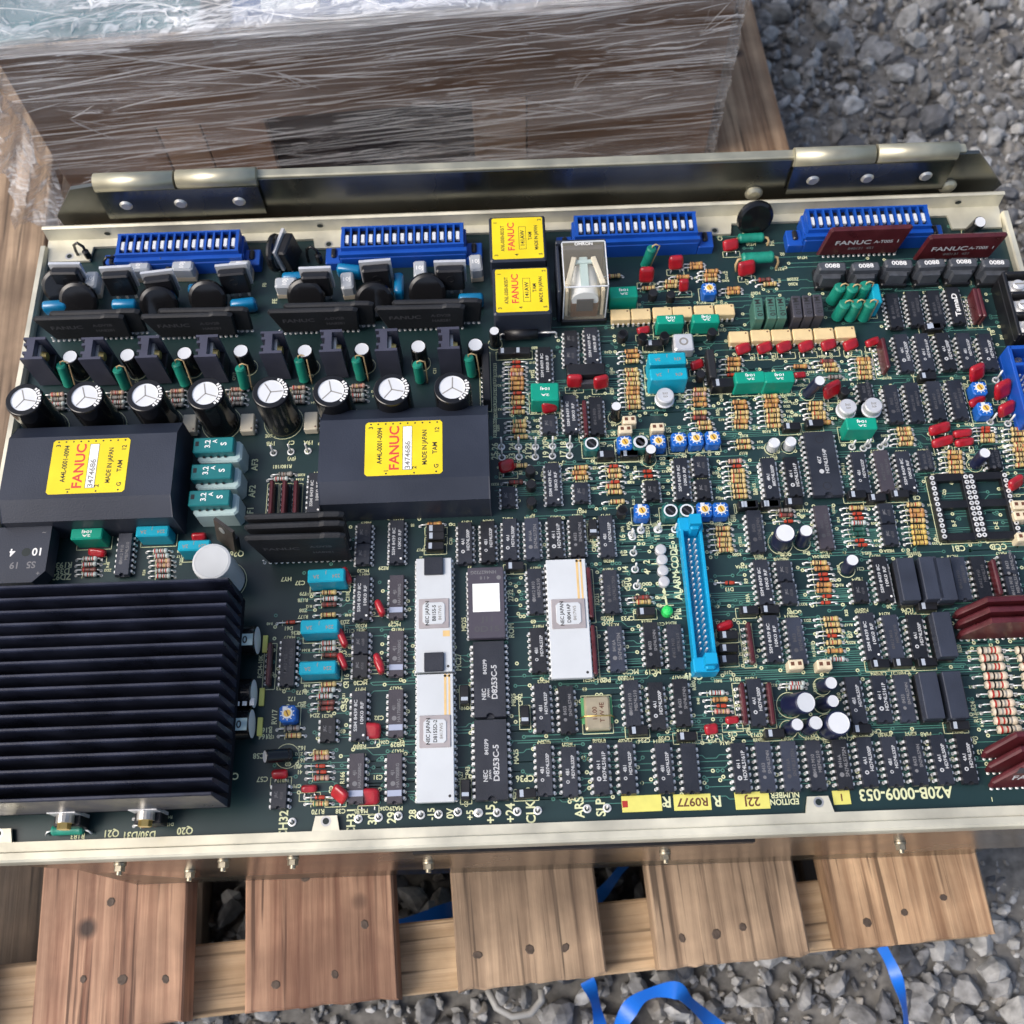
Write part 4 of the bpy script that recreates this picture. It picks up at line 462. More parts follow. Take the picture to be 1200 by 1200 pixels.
# ================================================================== film-wrapped crate behind the unit
CW, CD, CHt = 436, 330, 140
crate = empty('wrapped_crate', (155-CW/2*math.cos(PR)-CD/2*math.sin(PR)*-1-31, 335-CW/2*math.sin(PR)+CD/2*math.cos(PR), -150), PR)
tag(crate, 'brown wooden crate wrapped in streaky clear stretch film behind the unit', 'crate')
def part(name, mb, parent, loc=(0, 0, 0), rot=(0, 0, 0)): return link(name, mb.mesh(name), parent, loc, rot)
M('crate_side', (.165, .10, .066), .6, var=.25, vs=14, bump=.1, bs=60); M('crate_post', (.25, .165, .11), .6, var=.25, vs=18); M('crate_dark', (.018, .018, .026), .6)
mb = MB(); mb.box(0, 6, 1, CW-14, CD-12, CHt-4, 'crate_dark'); part('inner_box', mb, crate)
fy = -CD/2
for x0, x1, z0, z1, mt in [(-CW/2, -146, 1, 72, 'crate_side'), (-145.2, -118, 1, 72, 'crate_post'), (-117.2, -77, 1, 72, 'crate_side'), (57, 92, 1, 72, 'crate_post'), (92.8, CW/2, 1, 72, 'crate_side'), (-CW/2, CW/2, 72.8, CHt-3, 'crate_side')]:
    mb = MB(); mb.rbox((x0+x1)/2, fy+4, z0, x1-x0, 9, z1-z0, .5, mt); part('board', mb, crate)
for i in range(5):
    mb = MB(); mb.rbox(-CW/2+CW*(i+.5)/5, 0, CHt-4, CW/5-3, CD-2, 5, .8, 'cover_pale' if False else 'wood_grey'); part('board', mb, crate)
# teal sheet and pale labels lying on the crate top, under the film
M('teal_sheet', (.02, .15, .17), .5, var=.3, vs=20); M('blue_sheet', (.12, .20, .38), .45, var=.2, vs=25)
mb = MB(); mb.rbox(-CW/2+70, 1, CHt+1.2, 139, CD-3, 3, .5, 'teal_sheet'); part('cover_sheet', mb, crate)
mb = MB(); mb.rbox(40, 1, CHt+1.2, 276, CD-3, 3, .5, 'blue_sheet'); part('cover_sheet', mb, crate)
mb = MB(); mb.rbox(-45, -CD/2+20, CHt+4.4, 34, 22, .4, .1, 'sticker'); part('paper_label', mb, crate)
# stretch film: one skin over front, sides and top with real folds
fm = bpy.data.materials.new('stretch_film'); fm.use_nodes = True; t = fm.node_tree; t.nodes.clear()
o_ = t.nodes.new('ShaderNodeOutputMaterial'); tr_ = t.nodes.new('ShaderNodeBsdfTransparent'); tr_.inputs[0].default_value = (.93, .94, .95, 1)
gl = t.nodes.new('ShaderNodeBsdfPrincipled'); gl.inputs['Base Color'].default_value = (.85, .87, .90, 1); gl.inputs['Roughness'].default_value = .18
tc = t.nodes.new('ShaderNodeTexCoord'); mp = t.nodes.new('ShaderNodeMapping'); mp.inputs['Rotation'].default_value = (0, R(-5), R(4)); mp.inputs['Scale'].default_value = (6, 170, 480); t.links.new(tc.outputs['Object'], mp.inputs[0])
n1 = t.nodes.new('ShaderNodeTexNoise'); n1.inputs['Scale'].default_value = 1; n1.inputs['Detail'].default_value = 3; n1.inputs['Distortion'].default_value = 2.2; t.links.new(mp.outputs[0], n1.inputs['Vector'])
mp2 = t.nodes.new('ShaderNodeMapping'); mp2.inputs['Rotation'].default_value = (0, R(19), R(-14)); mp2.inputs['Scale'].default_value = (9, 200, 600); t.links.new(tc.outputs['Object'], mp2.inputs[0])
n2 = t.nodes.new('ShaderNodeTexNoise'); n2.inputs['Scale'].default_value = 1; n2.inputs['Detail'].default_value = 4; t.links.new(mp2.outputs[0], n2.inputs['Vector'])
r1 = t.nodes.new('ShaderNodeMapRange'); r1.inputs[1].default_value = .54; r1.inputs[2].default_value = .64; r1.inputs[3].default_value = .0; r1.inputs[4].default_value = .75; t.links.new(n1.outputs['Fac'], r1.inputs[0])  # noise streaks paint whitish glints into the film
r2 = t.nodes.new('ShaderNodeMapRange'); r2.inputs[1].default_value = .58; r2.inputs[2].default_value = .67; r2.inputs[3].default_value = 0; r2.inputs[4].default_value = .65; t.links.new(n2.outputs['Fac'], r2.inputs[0])
mxm = t.nodes.new('ShaderNodeMath'); mxm.operation = 'MAXIMUM'; t.links.new(r1.outputs[0], mxm.inputs[0]); t.links.new(r2.outputs[0], mxm.inputs[1])
ad = t.nodes.new('ShaderNodeMath'); ad.operation = 'ADD'; t.links.new(n1.outputs['Fac'], ad.inputs[0]); t.links.new(n2.outputs['Fac'], ad.inputs[1])
bp = t.nodes.new('ShaderNodeBump'); bp.inputs['Strength'].default_value = .8; bp.inputs['Distance'].default_value = .003; t.links.new(ad.outputs[0], bp.inputs['Height']); t.links.new(bp.outputs[0], gl.inputs['Normal'])
ms = t.nodes.new('ShaderNodeMixShader'); nh = t.nodes.new('ShaderNodeTexNoise'); nh.inputs['Scale'].default_value = 1; nh.inputs['Detail'].default_value = 5; nh.inputs['Distortion'].default_value = .8; mph = t.nodes.new('ShaderNodeMapping'); mph.name = 'haze_map'; mph.inputs['Rotation'].default_value = (0, R(-8), 0); mph.inputs['Scale'].default_value = (6, 22, 45); t.links.new(tc.outputs['Object'], mph.inputs[0]); t.links.new(mph.outputs[0], nh.inputs['Vector'])
rh = t.nodes.new('ShaderNodeMapRange'); rh.inputs[1].default_value = .38; rh.inputs[2].default_value = .72; rh.inputs[3].default_value = .01; rh.inputs[4].default_value = .30; t.links.new(nh.outputs['Fac'], rh.inputs[0])
nk = t.nodes.new('ShaderNodeTexNoise'); nk.inputs['Scale'].default_value = 1; nk.inputs['Detail'].default_value = 4; nk.inputs['Distortion'].default_value = 1; mpk = t.nodes.new('ShaderNodeMapping'); mpk.name = 'haze_map2'; mpk.inputs['Scale'].default_value = (9, 14, 26); t.links.new(tc.outputs['Object'], mpk.inputs[0]); t.links.new(mpk.outputs[0], nk.inputs['Vector'])
rk = t.nodes.new('ShaderNodeMapRange'); rk.name = 'patch'; rk.inputs[1].default_value = .40; rk.inputs[2].default_value = .60; rk.inputs[3].default_value = .28; rk.inputs[4].default_value = 1; t.links.new(nk.outputs['Fac'], rk.inputs[0])
mm_ = t.nodes.new('ShaderNodeMath'); mm_.operation = 'MULTIPLY'; t.links.new(mxm.outputs[0], mm_.inputs[0]); t.links.new(rk.outputs[0], mm_.inputs[1])
mh = t.nodes.new('ShaderNodeMath'); mh.operation = 'MAXIMUM'; t.links.new(mm_.outputs[0], mh.inputs[0]); t.links.new(rh.outputs[0], mh.inputs[1])
t.links.new(mh.outputs[0], ms.inputs[0]); t.links.new(tr_.outputs[0], ms.inputs[1]); t.links.new(gl.outputs[0], ms.inputs[2]); t.links.new(ms.outputs[0], o_.inputs[0])
MATS['stretch_film'] = fm
mb = MB(); NX, NP = 90, 64
prof = [(fy-4, 0), (fy-4, CHt*.5), (fy-4, CHt-2), (fy-1, CHt+5), (fy+8, CHt+8), (0, CHt+8), (CD/2-4, CHt+8), (CD/2+3, CHt+2), (CD/2+3, 0)]
L_ = [0]
for a, b in zip(prof, prof[1:]): L_.append(L_[-1]+math.hypot(b[0]-a[0], b[1]-a[1]))
vs = []
for j in range(NP+1):
    s_ = L_[-1]*j/NP; k = max(i for i in range(len(L_)-1) if L_[i] <= s_+1e-6); f_ = (s_-L_[k])/(L_[k+1]-L_[k])
    y = prof[k][0]+(prof[k+1][0]-prof[k][0])*f_; z = prof[k][1]+(prof[k+1][1]-prof[k][1])*f_
    for i in range(NX+1):
        x = -CW/2-4+(CW+8)*i/NX; wv = 1.6*math.sin(x*.021+j*.9)+1.1*math.sin(x*.05-j*1.7)+RNG.normal()*.25
        bul = 4*math.sin(math.pi*min(1, max(0, z/CHt)))
        vs.append((x, y-(wv+1+bul if z < CHt else 0), z+(wv if z >= CHt else 0)))
mb.add(vs, [(j*(NX+1)+i, j*(NX+1)+i+1, (j+1)*(NX+1)+i+1, (j+1)*(NX+1)+i) for j in range(NP) for i in range(NX)], 'stretch_film', True)
for sx in (-1, 1):
    vs = []; n_y = 26; n_z = 14
    for k in range(n_z+1):
        for i in range(n_y+1):
            y = fy-4+(CD+7)*i/n_y; z = (CHt+7)*k/n_z; vs.append((sx*(CW/2+4.5+1.5*math.sin(k*2.1+i*.3)+2*(z/CHt)), y, z))
    mb.add(vs, [(k*(n_y+1)+i, k*(n_y+1)+i+1, (k+1)*(n_y+1)+i+1, (k+1)*(n_y+1)+i) for k in range(n_z) for i in range(n_y)], 'stretch_film', True)
part('stretch_film', mb, crate)
# the extra turns of film over the top edge: denser, whiter
fd = fm.copy(); fd.name = 'stretch_film_dense'; MATS['stretch_film_dense'] = fd
for nd in fd.node_tree.nodes:
    if nd.type == 'MAP_RANGE': nd.inputs[1].default_value -= .06; nd.inputs[3].default_value += .14; nd.inputs[4].default_value = min(1, nd.inputs[4].default_value+.1)
    if nd.type == 'MAPPING' and not nd.name.startswith('haze_map'): nd.inputs['Scale'].default_value = (9, 60, 480)
mb = MB(); vs = []; NX, NY = 90, 30
for j in range(NY+1):
    for i in range(NX+1):
        x = -CW/2-6+(CW+12)*i/NX; v_ = max(0, j-2)/(NY-2)
        y = fy-6+(CD+6)*v_; z = CHt+9+2.4*math.sin(x*.03+j*.8)+1.6*math.sin(x*.083-j)+RNG.normal()*.5
        if j < 2: y = fy-9+j*1.5; z = CHt+3+j*3+1.5*math.sin(x*.04)
        vs.append((x, y, z))
mb.add(vs, [(j*(NX+1)+i, j*(NX+1)+i+1, (j+1)*(NX+1)+i+1, (j+1)*(NX+1)+i) for j in range(NY) for i in range(NX)], 'stretch_film_dense', True)
part('film_layer', mb, crate)

# taut folds of the film: slender raised pleats, whitened to stand for its glints
ff = bpy.data.materials.new('film_fold'); ff.use_nodes = True; p_ = ff.node_tree.nodes['Principled BSDF']; p_.inputs['Base Color'].default_value = (.88, .90, .92, 1); p_.inputs['Roughness'].default_value = .2; p_.inputs['Alpha'].default_value = .34; MATS['film_fold'] = ff
mb = MB(); fr_ = random.Random(21)
def pleat(x, z, L, ang, wd, bend, face):
    pts = []; n = 10
    for i in range(n+1):
        u = i/n; s = L*(u-.5); q = bend*math.sin(math.pi*u); dx = s*math.cos(ang)-q*math.sin(ang); dz = s*math.sin(ang)+q*math.cos(ang); pts.append((x+dx, z+dz, wd*math.sin(math.pi*u)**.6*.5+.05))
    vs = []
    for px_, pz, h in pts:
        if face == 'front':
            pz = min(max(pz, 1), CHt+1); px_ = min(max(px_, -CW/2), CW/2); yb = fy-6.5-4*math.sin(math.pi*pz/CHt)-1.6
            vs += [(px_, yb, pz-h), (px_, yb-h*1.1, pz), (px_, yb, pz+h)]
        else: vs += [(px_, pz-h, CHt+12), (px_, pz, CHt+12+h*1.1), (px_, pz+h, CHt+12)]
    mb.add(vs, [(3*i+a, 3*i+a+1, 3*i+a+4, 3*i+a+3) for i in range(n) for a in (0, 1)], 'film_fold', True)
for k in range(330):
    a_ = fr_.gauss(.03, .035) if fr_.random() < .86 else fr_.choice((-.2, .14))+fr_.gauss(0, .05)
    pleat(fr_.uniform(-CW/2+8, CW/2-8), CHt*fr_.random()**.75, fr_.choice((25, 40, 70, 120))*fr_.uniform(.7, 1.3), a_, fr_.choice((.3, .45, .6, 1.0)), fr_.gauss(0, .8), 'front')
for cx_, cz in ((-190, 96), (-205, 40), (-60, 118), (40, 20), (120, 84), (196, 118)):            # fans where the film is pinched
    for k in range(5): a_ = fr_.uniform(-1.2, .5) if cx_ < 0 else fr_.uniform(.2, 1.4); L = fr_.uniform(10, 34); pleat(cx_+math.cos(a_)*L*.5, cz+math.sin(a_)*L*.5, L, a_, fr_.uniform(.3, .7), fr_.gauss(0, .8), 'front')
for k in range(200): pleat(fr_.uniform(-CW/2+8, CW/2-8), fr_.uniform(fy, fy+170), fr_.choice((20, 40, 80))*fr_.uniform(.7, 1.3), fr_.gauss(.05, .3), fr_.choice((.6, 1.0, 1.6)), fr_.gauss(0, 4), 'top')
part('film_fold', mb, crate)['kind'] = 'stuff'
# loose film bunched at the left front corner
mb = MB(); vs = []; n_i, n_k = 12, 26
for k in range(n_k+1):
    for i in range(n_i+1):
        z = 3+(CHt+4)*k/n_k; u = i/n_i; vs.append((-CW/2-5-u*(34-18*k/n_k)+RNG.normal()*1.2, fy-3-9*math.sin(u*5+k*.7)-14*u*(1-k/n_k)+RNG.normal()*1.6, z*(1-.12*u)+RNG.normal()*.8))
mb.add(vs, [(k*(n_i+1)+i, k*(n_i+1)+i+1, (k+1)*(n_i+1)+i+1, (k+1)*(n_i+1)+i) for k in range(n_k) for i in range(n_i)], 'stretch_film_dense', False)
part('loose_film', mb, crate)

# ================================================================== straps and wire on the gravel
def ribbon(name, pts, wd, label, cat, group=None):
    mb = MB(); P = []
    for i in range(len(pts)-1):
        p0 = Vector(pts[max(0, i-1)]); p1 = Vector(pts[i]); p2 = Vector(pts[i+1]); p3 = Vector(pts[min(len(pts)-1, i+2)])
        for k in range(8):
            u = k/8; P.append(.5*((2*p1)+(p2-p0)*u+(2*p0-5*p1+4*p2-p3)*u*u+(3*p1-p0-3*p2+p3)*u**3))
    P.append(Vector(pts[-1])); o0 = P[0].copy(); vs = []
    for i, p in enumerate(P):
        d = (P[min(i+1, len(P)-1)]-P[max(0, i-1)]).normalized(); sd_ = (Matrix.Rotation(.9*math.sin(i*.23+wd), 3, d) @ d.cross(Vector((0, 0, 1))).normalized())*wd/2; q = p-o0
        vs += [q-sd_, q+sd_, q+sd_+Vector((0, 0, .8)), q-sd_+Vector((0, 0, .8))]
    n = len(P)
    for a in range(4): mb.add([vs[4*i+k] for i in range(n) for k in (a, (a+1) % 4)], [(2*i, 2*i+1, 2*i+3, 2*i+2) for i in range(n-1)], 'strap_blue', True)
    tag(link(name, mb.mesh(name), None, o0), label, cat, group)
ribbon('strap', [(-99.0, -162.0, -267.0), (-78.0, -158.0, -263.0), (-46.0, -151.0, -261.0), (-9.0, -144.0, -263.0)], 9, 'short blue packing strap seen between the two middle planks', 'strap', 'blue packing straps')
ribbon('strap', [(25.0, -163.0, -265.0), (47.0, -145.0, -261.0), (64.0, -127.0, -259.0), (79.0, -115.0, -261.0)], 8, 'blue packing strap crossing the gap right of the middle plank', 'strap', 'blue packing straps')
ribbon('strap', [(35.0, -194.0, -265.0), (39.0, -206.0, -263.0), (42.0, -225.0, -263.0), (45.0, -245.0, -265.0)], 9, 'straight blue packing strap end below the middle plank', 'strap', 'blue packing straps')
ribbon('strap', [(45.0, -236.0, -267.0), (55.0, -216.0, -263.0), (67.0, -204.0, -259.0), (86.0, -201.0, -257.0), (96.0, -209.0, -257.0), (115.0, -227.0, -265.0)], 10, 'wide blue packing strap curled in an arch at the lower edge', 'strap', 'blue packing straps')
ribbon('strap', [(215.0, -181.0, -263.0), (219.0, -196.0, -259.0), (222.0, -215.0, -261.0), (221.0, -237.0, -265.0)], 7, 'thin blue packing strap on gravel below the right plank', 'strap', 'blue packing straps')
_p=[(-25.0, -197.0, -261.0), (-20.0, -207.0, -261.0), (-11.0, -212.0, -261.0), (0.0, -211.0, -261.0), (7.0, -204.0, -261.0), (7.0, -198.0, -261.0)]; mb = MB(); mb.tube([(x-_p[0][0], y-_p[0][1], z-_p[0][2]) for x, y, z in _p], 2.2, 8, 'wire_grey'); tag(link('wire_loop', mb.mesh('wire_loop'), None, _p[0]), 'grey bent wire loop lying on gravel under the pallet edge', 'wire')

FRONT_SCREWS = [(-164.9, -8.4), (-146.8, -49.5), (-122.6, -6.8), (-94.3, 18.1), (-42.3, -50.5), (61.3, -47.6), (161.8, -40.8)]
# ================================================================== the control unit
UB = (11, 8, -150)
unit = empty('control_unit', UB)
tag(unit, 'opened machine control unit with a densely populated green circuit board, lying on a pallet', 'control unit')
def put(name, me, x=0, y=0, z=0, rz=0, parent=None, rot=None, label=None):
    if parent is None: o = link(name, me, unit, (x-UB[0], y-UB[1], z-UB[2]), rot or (0, 0, rz))
    else: o = link(name, me, parent, (x, y, z), rot or (0, 0, rz))
    if label: o['label'] = label
    return o
XL, XR, YF, YB = -232.0, 255.5, -137.0, 161.0
# --- board
mb = MB(); mb.rbox((XL+XR)/2, (YF+YB)/2, -1.6, XR-XL-2, YB-YF-1, 1.6, .2, 'mask')
board = put('circuit_board', mb.mesh('circuit_board'))
# --- chassis
def box(x0, x1, y0, y1, z0, z1, mat='zinc', c=.35):
    b = MB(); b.rbox((x0+x1)/2, (y0+y1)/2, z0, x1-x0, y1-y0, z1-z0, c, mat); return b
mb = MB()
def tab(mb, x0, x1, y0, y1, z, ch):   # sheet tab with a screw hole
    mb.prism([(x0, y0), (x0+ch, y1), (x1-ch, y1), (x1, y0)][::1] if y1 > y0 else [(x0, y0), (x1, y0), (x1-ch, y1), (x0+ch, y1)], z, z+1.4, 'zinc')
    cx, cy = (x0+x1)/2, y0*.35+y1*.65; n = 14
    mb.add([(cx+2.1*math.cos(6.283*i/n), cy+2.1*math.sin(6.283*i/n), z+1.45) for i in range(n)], [tuple(range(n))], 'steel'); mb.add([(cx+1.3*math.cos(6.283*i/n), cy+1.3*math.sin(6.283*i/n), z+1.5) for i in range(n)], [tuple(range(n))], 'hole')
# front lip: rolled sheet with a raised outer edge
pr_ = [(-136.4, 1.0), (-136.4, 2.6), (-140.2, 2.9), (-140.8, 4.4), (-143.4, 4.6), (-144.3, 3.9), (-144.6, 2.0), (-144.6, -4), (-143.0, -4), (-143.0, 1.0)]
n = len(pr_); mb.rings([[(XL-2, y, z) for y, z in pr_], [(XR+2, y, z) for y, z in pr_]], 'zinc', True, True)
tab(mb, -84, -73, -136.6, -130.6, 1.1, 1.2); tab(mb, 112, 123.5, -136.6, -130, 1.1, 1.6); tab(mb, -215, -203, -136.6, -131, 1.1, 1.2)
me = mb.mesh('front_lip'); bm_fix(me); put('front_lip', me)
mb = MB(); pts = [(-232, -4), (256, -4), (256, -22), (236, -82), (-160, -82), (-203, -10), (-232, -9)]
mb.add([(x, -144.1, z) for x, z in pts]+[(x, -142.6, z) for x, z in pts], [tuple(range(7)), tuple(range(13, 6, -1))]+[(i, i+7, (i+1) % 7+7, (i+1) % 7) for i in range(7)], 'zinc_front'); me = mb.mesh('front_plate'); bm_fix(me); put('front_plate', me)
b = MB(); b.box(0, 0, 0, 138, 1.4, 5.5, 'black'); put('slot_strip', b.mesh('slot_strip'), 24, -144.6, -14)
put('inner_housing', box(-205, 235, -140, 150, -150, -6, 'zinc_dark').mesh('inner_housing'))
scr = lambda: (lambda b: (b.lathe([(1.6, 0), (1.6, 6)], 10, 'screw'), b.lathe([(3.4, 0), (3.4, 1.2), (2.6, 1.4)], 12, 'screw'), b.rings([[(3*math.cos(6.283*i/6), 3*math.sin(6.283*i/6), 1.4) for i in range(6)], [(3*math.cos(6.283*i/6), 3*math.sin(6.283*i/6), 4.2) for i in range(6)]], 'screw'), b)[3])(MB())
for x, z in FRONT_SCREWS: o = put('hex_screw', cached('hex_screw', scr), x, -144.2, min(z, -14), rot=(R(90), 0, 0)); o.scale = (.75, .75, .75)
# back flange with upstand and tabs
mb = MB(); mb.rings([[(x, y, z) for y, z in [(155.5, .2), (155.5, 1.8), (160.0, 2.2), (160.8, 9.4), (160.2, 10.6), (161.6, 11.0), (162.6, 10.4), (162.6, .2)]] for x in (-231.5, 254)], 'zinc', True, True)
for x0, x1, y1 in [(-231, -208, 147), (-96, -80, 149.5), (99, 117, 149), (227, 254, 147)]: tab(mb, x0, x1, 155.6, y1, .5, 1)
for x in (-200, -92, 232):
    mb.add([(x+1.6*math.cos(6.283*i/12), 159.98+.01, 6+1.3*math.sin(6.283*i/12)) for i in range(12)], [tuple(range(12))], 'hole')
me = mb.mesh('back_flange'); bm_fix(me); put('back_flange', me)
for nm, x in (('side_rim', XL-2.2), ('side_rim', XR-1.6)):
    mb = MB(); mb.rings([[(x+a, y, z) for a, z in [(0, -6), (3.6, -6), (3.6, 2.2), (2.8, 4.6), (.6, 4.6), (0, 3.6)]] for y in (-136, 155)], 'zinc', True, True); me = mb.mesh(nm); bm_fix(me); put(nm, me)
# hinged plate with two knuckle hinges behind the flange
mb = MB(); pts = [(-222, -6), (246, -6), (254, 10), (242, 24), (234, 33), (-198, 33), (-210, 31), (-224, 12)]
mb.add([(x, 167, z) for x, z in pts]+[(x, 169.2, z) for x, z in pts], [tuple(range(8)), tuple(range(15, 7, -1))]+[(i, i+8, (i+1) % 8+8, (i+1) % 8) for i in range(8)], 'zinc_dark')
mb.rbox(18, 170.6, 31, 420, 5, 3.2, .6, 'hinge')
me = mb.mesh('hinge_plate'); bm_fix(me); hp = put('hinge_plate', me)
def hinge():
    b = MB(); b.cyl((-39.5, 0, 0), (-.6, 0, 0), 4.5, 20, 'hinge'); b.cyl((.6, 0, .5), (39.5, 0, .5), 4.4, 20, 'hinge')
    b.box(0, -3.6, -22, 79, 1.3, 20, 'zinc_dark')
    for x in (-28, -1, 28): b.cyl((x, -4.3, -12), (x, -5.2, -12), 3.2, 16, 'steel', smooth=False, r1=2.2)
    return b
for x in (-157.5, 183): put('hinge', cached('hinge', hinge), x, 168.5, 33.5)
b = MB(); b.lathe([(4.5, 0), (4.4, 1.0), (3, 2.2), (0.01, 2.6)], 18, 'hinge')
for x in (128, 226): put('rivet', cached('rivet', lambda: b), x, 166.8, 11, rot=(R(90), 0, 0))

# --- printed traces and vias (one mass, far past counting)
mb = MB(); Z1 = .06
def seg(x0, y0, x1, y1, wd):
    L = math.hypot(x1-x0, y1-y0)
    if L < 1e-6: return
    nx, ny = -(y1-y0)/L*wd/2, (x1-x0)/L*wd/2; mb.add([(x0+nx, y0+ny, Z1), (x0-nx, y0-ny, Z1), (x1-nx, y1-ny, Z1), (x1+nx, y1+ny, Z1)], [(0, 1, 2, 3)], 'copper')
def ring(x, y, r, ri, mat, z=Z1+.02, n=10):
    mb.add([(x+r*math.cos(6.283*i/n), y+r*math.sin(6.283*i/n), z) for i in range(n)]+[(x+ri*math.cos(6.283*i/n), y+ri*math.sin(6.283*i/n), z) for i in range(n)], [(i, (i+1) % n, (i+1) % n+n, i+n) for i in range(n)], mat)
def dot(x, y, r, mat, z=Z1+.02, n=9): mb.add([(x+r*math.cos(6.283*i/n), y+r*math.sin(6.283*i/n), z) for i in range(n)], [tuple(range(n))], mat)
rnd = random.Random(3)
def via(x, y):
    dot(x, y, .36, 'hole', Z1+.015); ring(x, y, .85, .36, 'copper' if rnd.random() < .5 else 'silk')
GRID = 1.27
def route(x, y, L, wd=.34):
    """a horizontal run with 45 degree jogs, ending in vias"""
    pts = [(x, y)]; end = x+L
    while pts[-1][0] < end:
        px_, py_ = pts[-1]; nx_ = min(end, px_+rnd.uniform(4, 26)); pts.append((nx_, py_))
        if nx_ < end and rnd.random() < .55:
            d = rnd.choice((-1, 1))*GRID*rnd.choice((1, 1, 2)); pts.append((nx_+abs(d), py_+d))
    for a, c in zip(pts, pts[1:]): seg(*a, *c, wd)
    via(*pts[0]); via(*pts[-1])
for band, n, x0, x1 in [((-127, 60), 900, -12, 250), ((60, 118), 200, 15, 250), ((-127, -32), 110, -100, -15), ((120, 150), 20, 100, 250), ((-128, -95), 16, -70, 90)]:
    for _ in range(n):
        L = rnd.choice((5, 8, 12, 18, 30, 46))*rnd.uniform(.6, 1.2); x = rnd.uniform(x0, max(x0+1, x1-L)); y = round(rnd.uniform(*band)/GRID)*GRID; route(x, y, min(L, x1-x))
for yc in (-20.5, -48, -76, -81, -104, 8, 34, 62):          # buses of parallel lines in the channels between rows
    for k in range(7):
        y = yc+k*.95; x = rnd.uniform(20, 130); seg(x, y, rnd.uniform(180, 252), y, .34)
        if rnd.random() < .7: seg(rnd.uniform(-8, 10), y, rnd.uniform(30, 90), y, .34)
for _ in range(260): via(rnd.uniform(-105, 250), rnd.uniform(-126, 60))
for x, y in [(-107+k*0, -45-k*5.2) for k in range(6)]: via(x+3, y)
put('copper_trace', mb.mesh('copper_trace'), parent=board)['kind'] = 'stuff'

# --- silkscreen: lettering and outlines
mb = MB(); Z1 = .14
def line(x0, y0, x1, y1, wd=.32):
    L = math.hypot(x1-x0, y1-y0)
    if L < 1e-6: return
    nx, ny = -(y1-y0)/L*wd/2, (x1-x0)/L*wd/2; mb.add([(x0+nx, y0+ny, Z1), (x0-nx, y0-ny, Z1), (x1-nx, y1-ny, Z1), (x1+nx, y1+ny, Z1)], [(0, 1, 2, 3)], 'silk')
def rect(x, y, w_, h_, wd=.3):
    for a in (-1, 1): line(x-w_/2, y+a*h_/2, x+w_/2, y+a*h_/2, wd); line(x+a*w_/2, y-h_/2, x+a*w_/2, y+h_/2, wd)
for s_, x, y, h, rot in SILK: mb.text(s_, x, y, Z1, h, rot, 'silk', wid=.92)
line(64, -27.5, 65.5, -47, .9); line(60.5, -27.5, 67.5, -27.5, .5); line(61.5, -47, 68.5, -47, .5)
for k in range(1, 4): line(64.4, -27.5-4.9*k, 67, -27.5-4.9*k, .4)
drnd = random.Random(5)
for p in PARTS:                                             # designators beside the parts, as printed on such boards
    if p[0] == 'ic' and drnd.random() < .8:
        L = {8: 9.9, 14: 19.8, 16: 20.6}[p[3]]; mb.text(drnd.choice(DES), p[1]+drnd.uniform(-1, 1), p[2]+L/2+1.7, Z1, 1.35, 180, 'silk', wid=1.05)
    elif p[0] == 'r' and drnd.random() < .62: mb.text(drnd.choice(DER), p[1]+(7.6 if drnd.random() < .55 else -9.4)+drnd.uniform(-.5, .5), p[2], Z1, 1.2, 180 if drnd.random() < .7 else 90, 'silk')
    elif p[0] in ('my', 'cp', 't92', 'tr', 'ecv', 'ec') and drnd.random() < .7: mb.text(drnd.choice(DEC), p[1]+drnd.choice((-6.5, 0, 6.5)), p[2]-4.6, Z1, 1.4, drnd.choice((180, 90)), 'silk')
SILKMB = mb

# ================================================================== components
def lead_wire(b, x0, x1, z, r=.32, mat='tin'):
    """straight lead from x0 to x1 at height z, bent down into the board"""
    b.tube([(x0, 0, z), (x1-math.copysign(.8, x1-x0), 0, z), (x1, 0, z-.8), (x1, 0, 0)], r, 6, mat); b.lathe([(.75, .1), (.35, .5)], 8, 'tin', Matrix.Translation((x1, 0, 0)))
RT = {'t': ('tan', ('b_brown', 'b_black', 'b_red', 'b_gold')), 'o': ('orange', ('b_brown', 'b_black', 'orange', 'b_gold')), 'p': ('pink', ('b_brown', 'b_red', 'b_brown', 'b_gold')), 'w': ('wres', ('b_red', 'b_brown', 'b_red', 'b_brown')), 'g': ('greenres', ('greenres', 'b_black', 'greenres', 'greenres')),
      'g2': ('tan', ('b_green', 'b_brown', 'b_red', 'b_green')), 'n': ('brownres', ('b_black', 'brownres', 'b_red', 'brownres')), 'k': ('b_grey', ('b_black', 'b_brown', 'b_black', 'b_grey')), 'y': ('yelres', ('b_brown', 'b_black', 'b_brown', 'b_gold')), 'B': ('cream_res', ('b_red', 'b_red', 'b_black', 'b_grey'))}
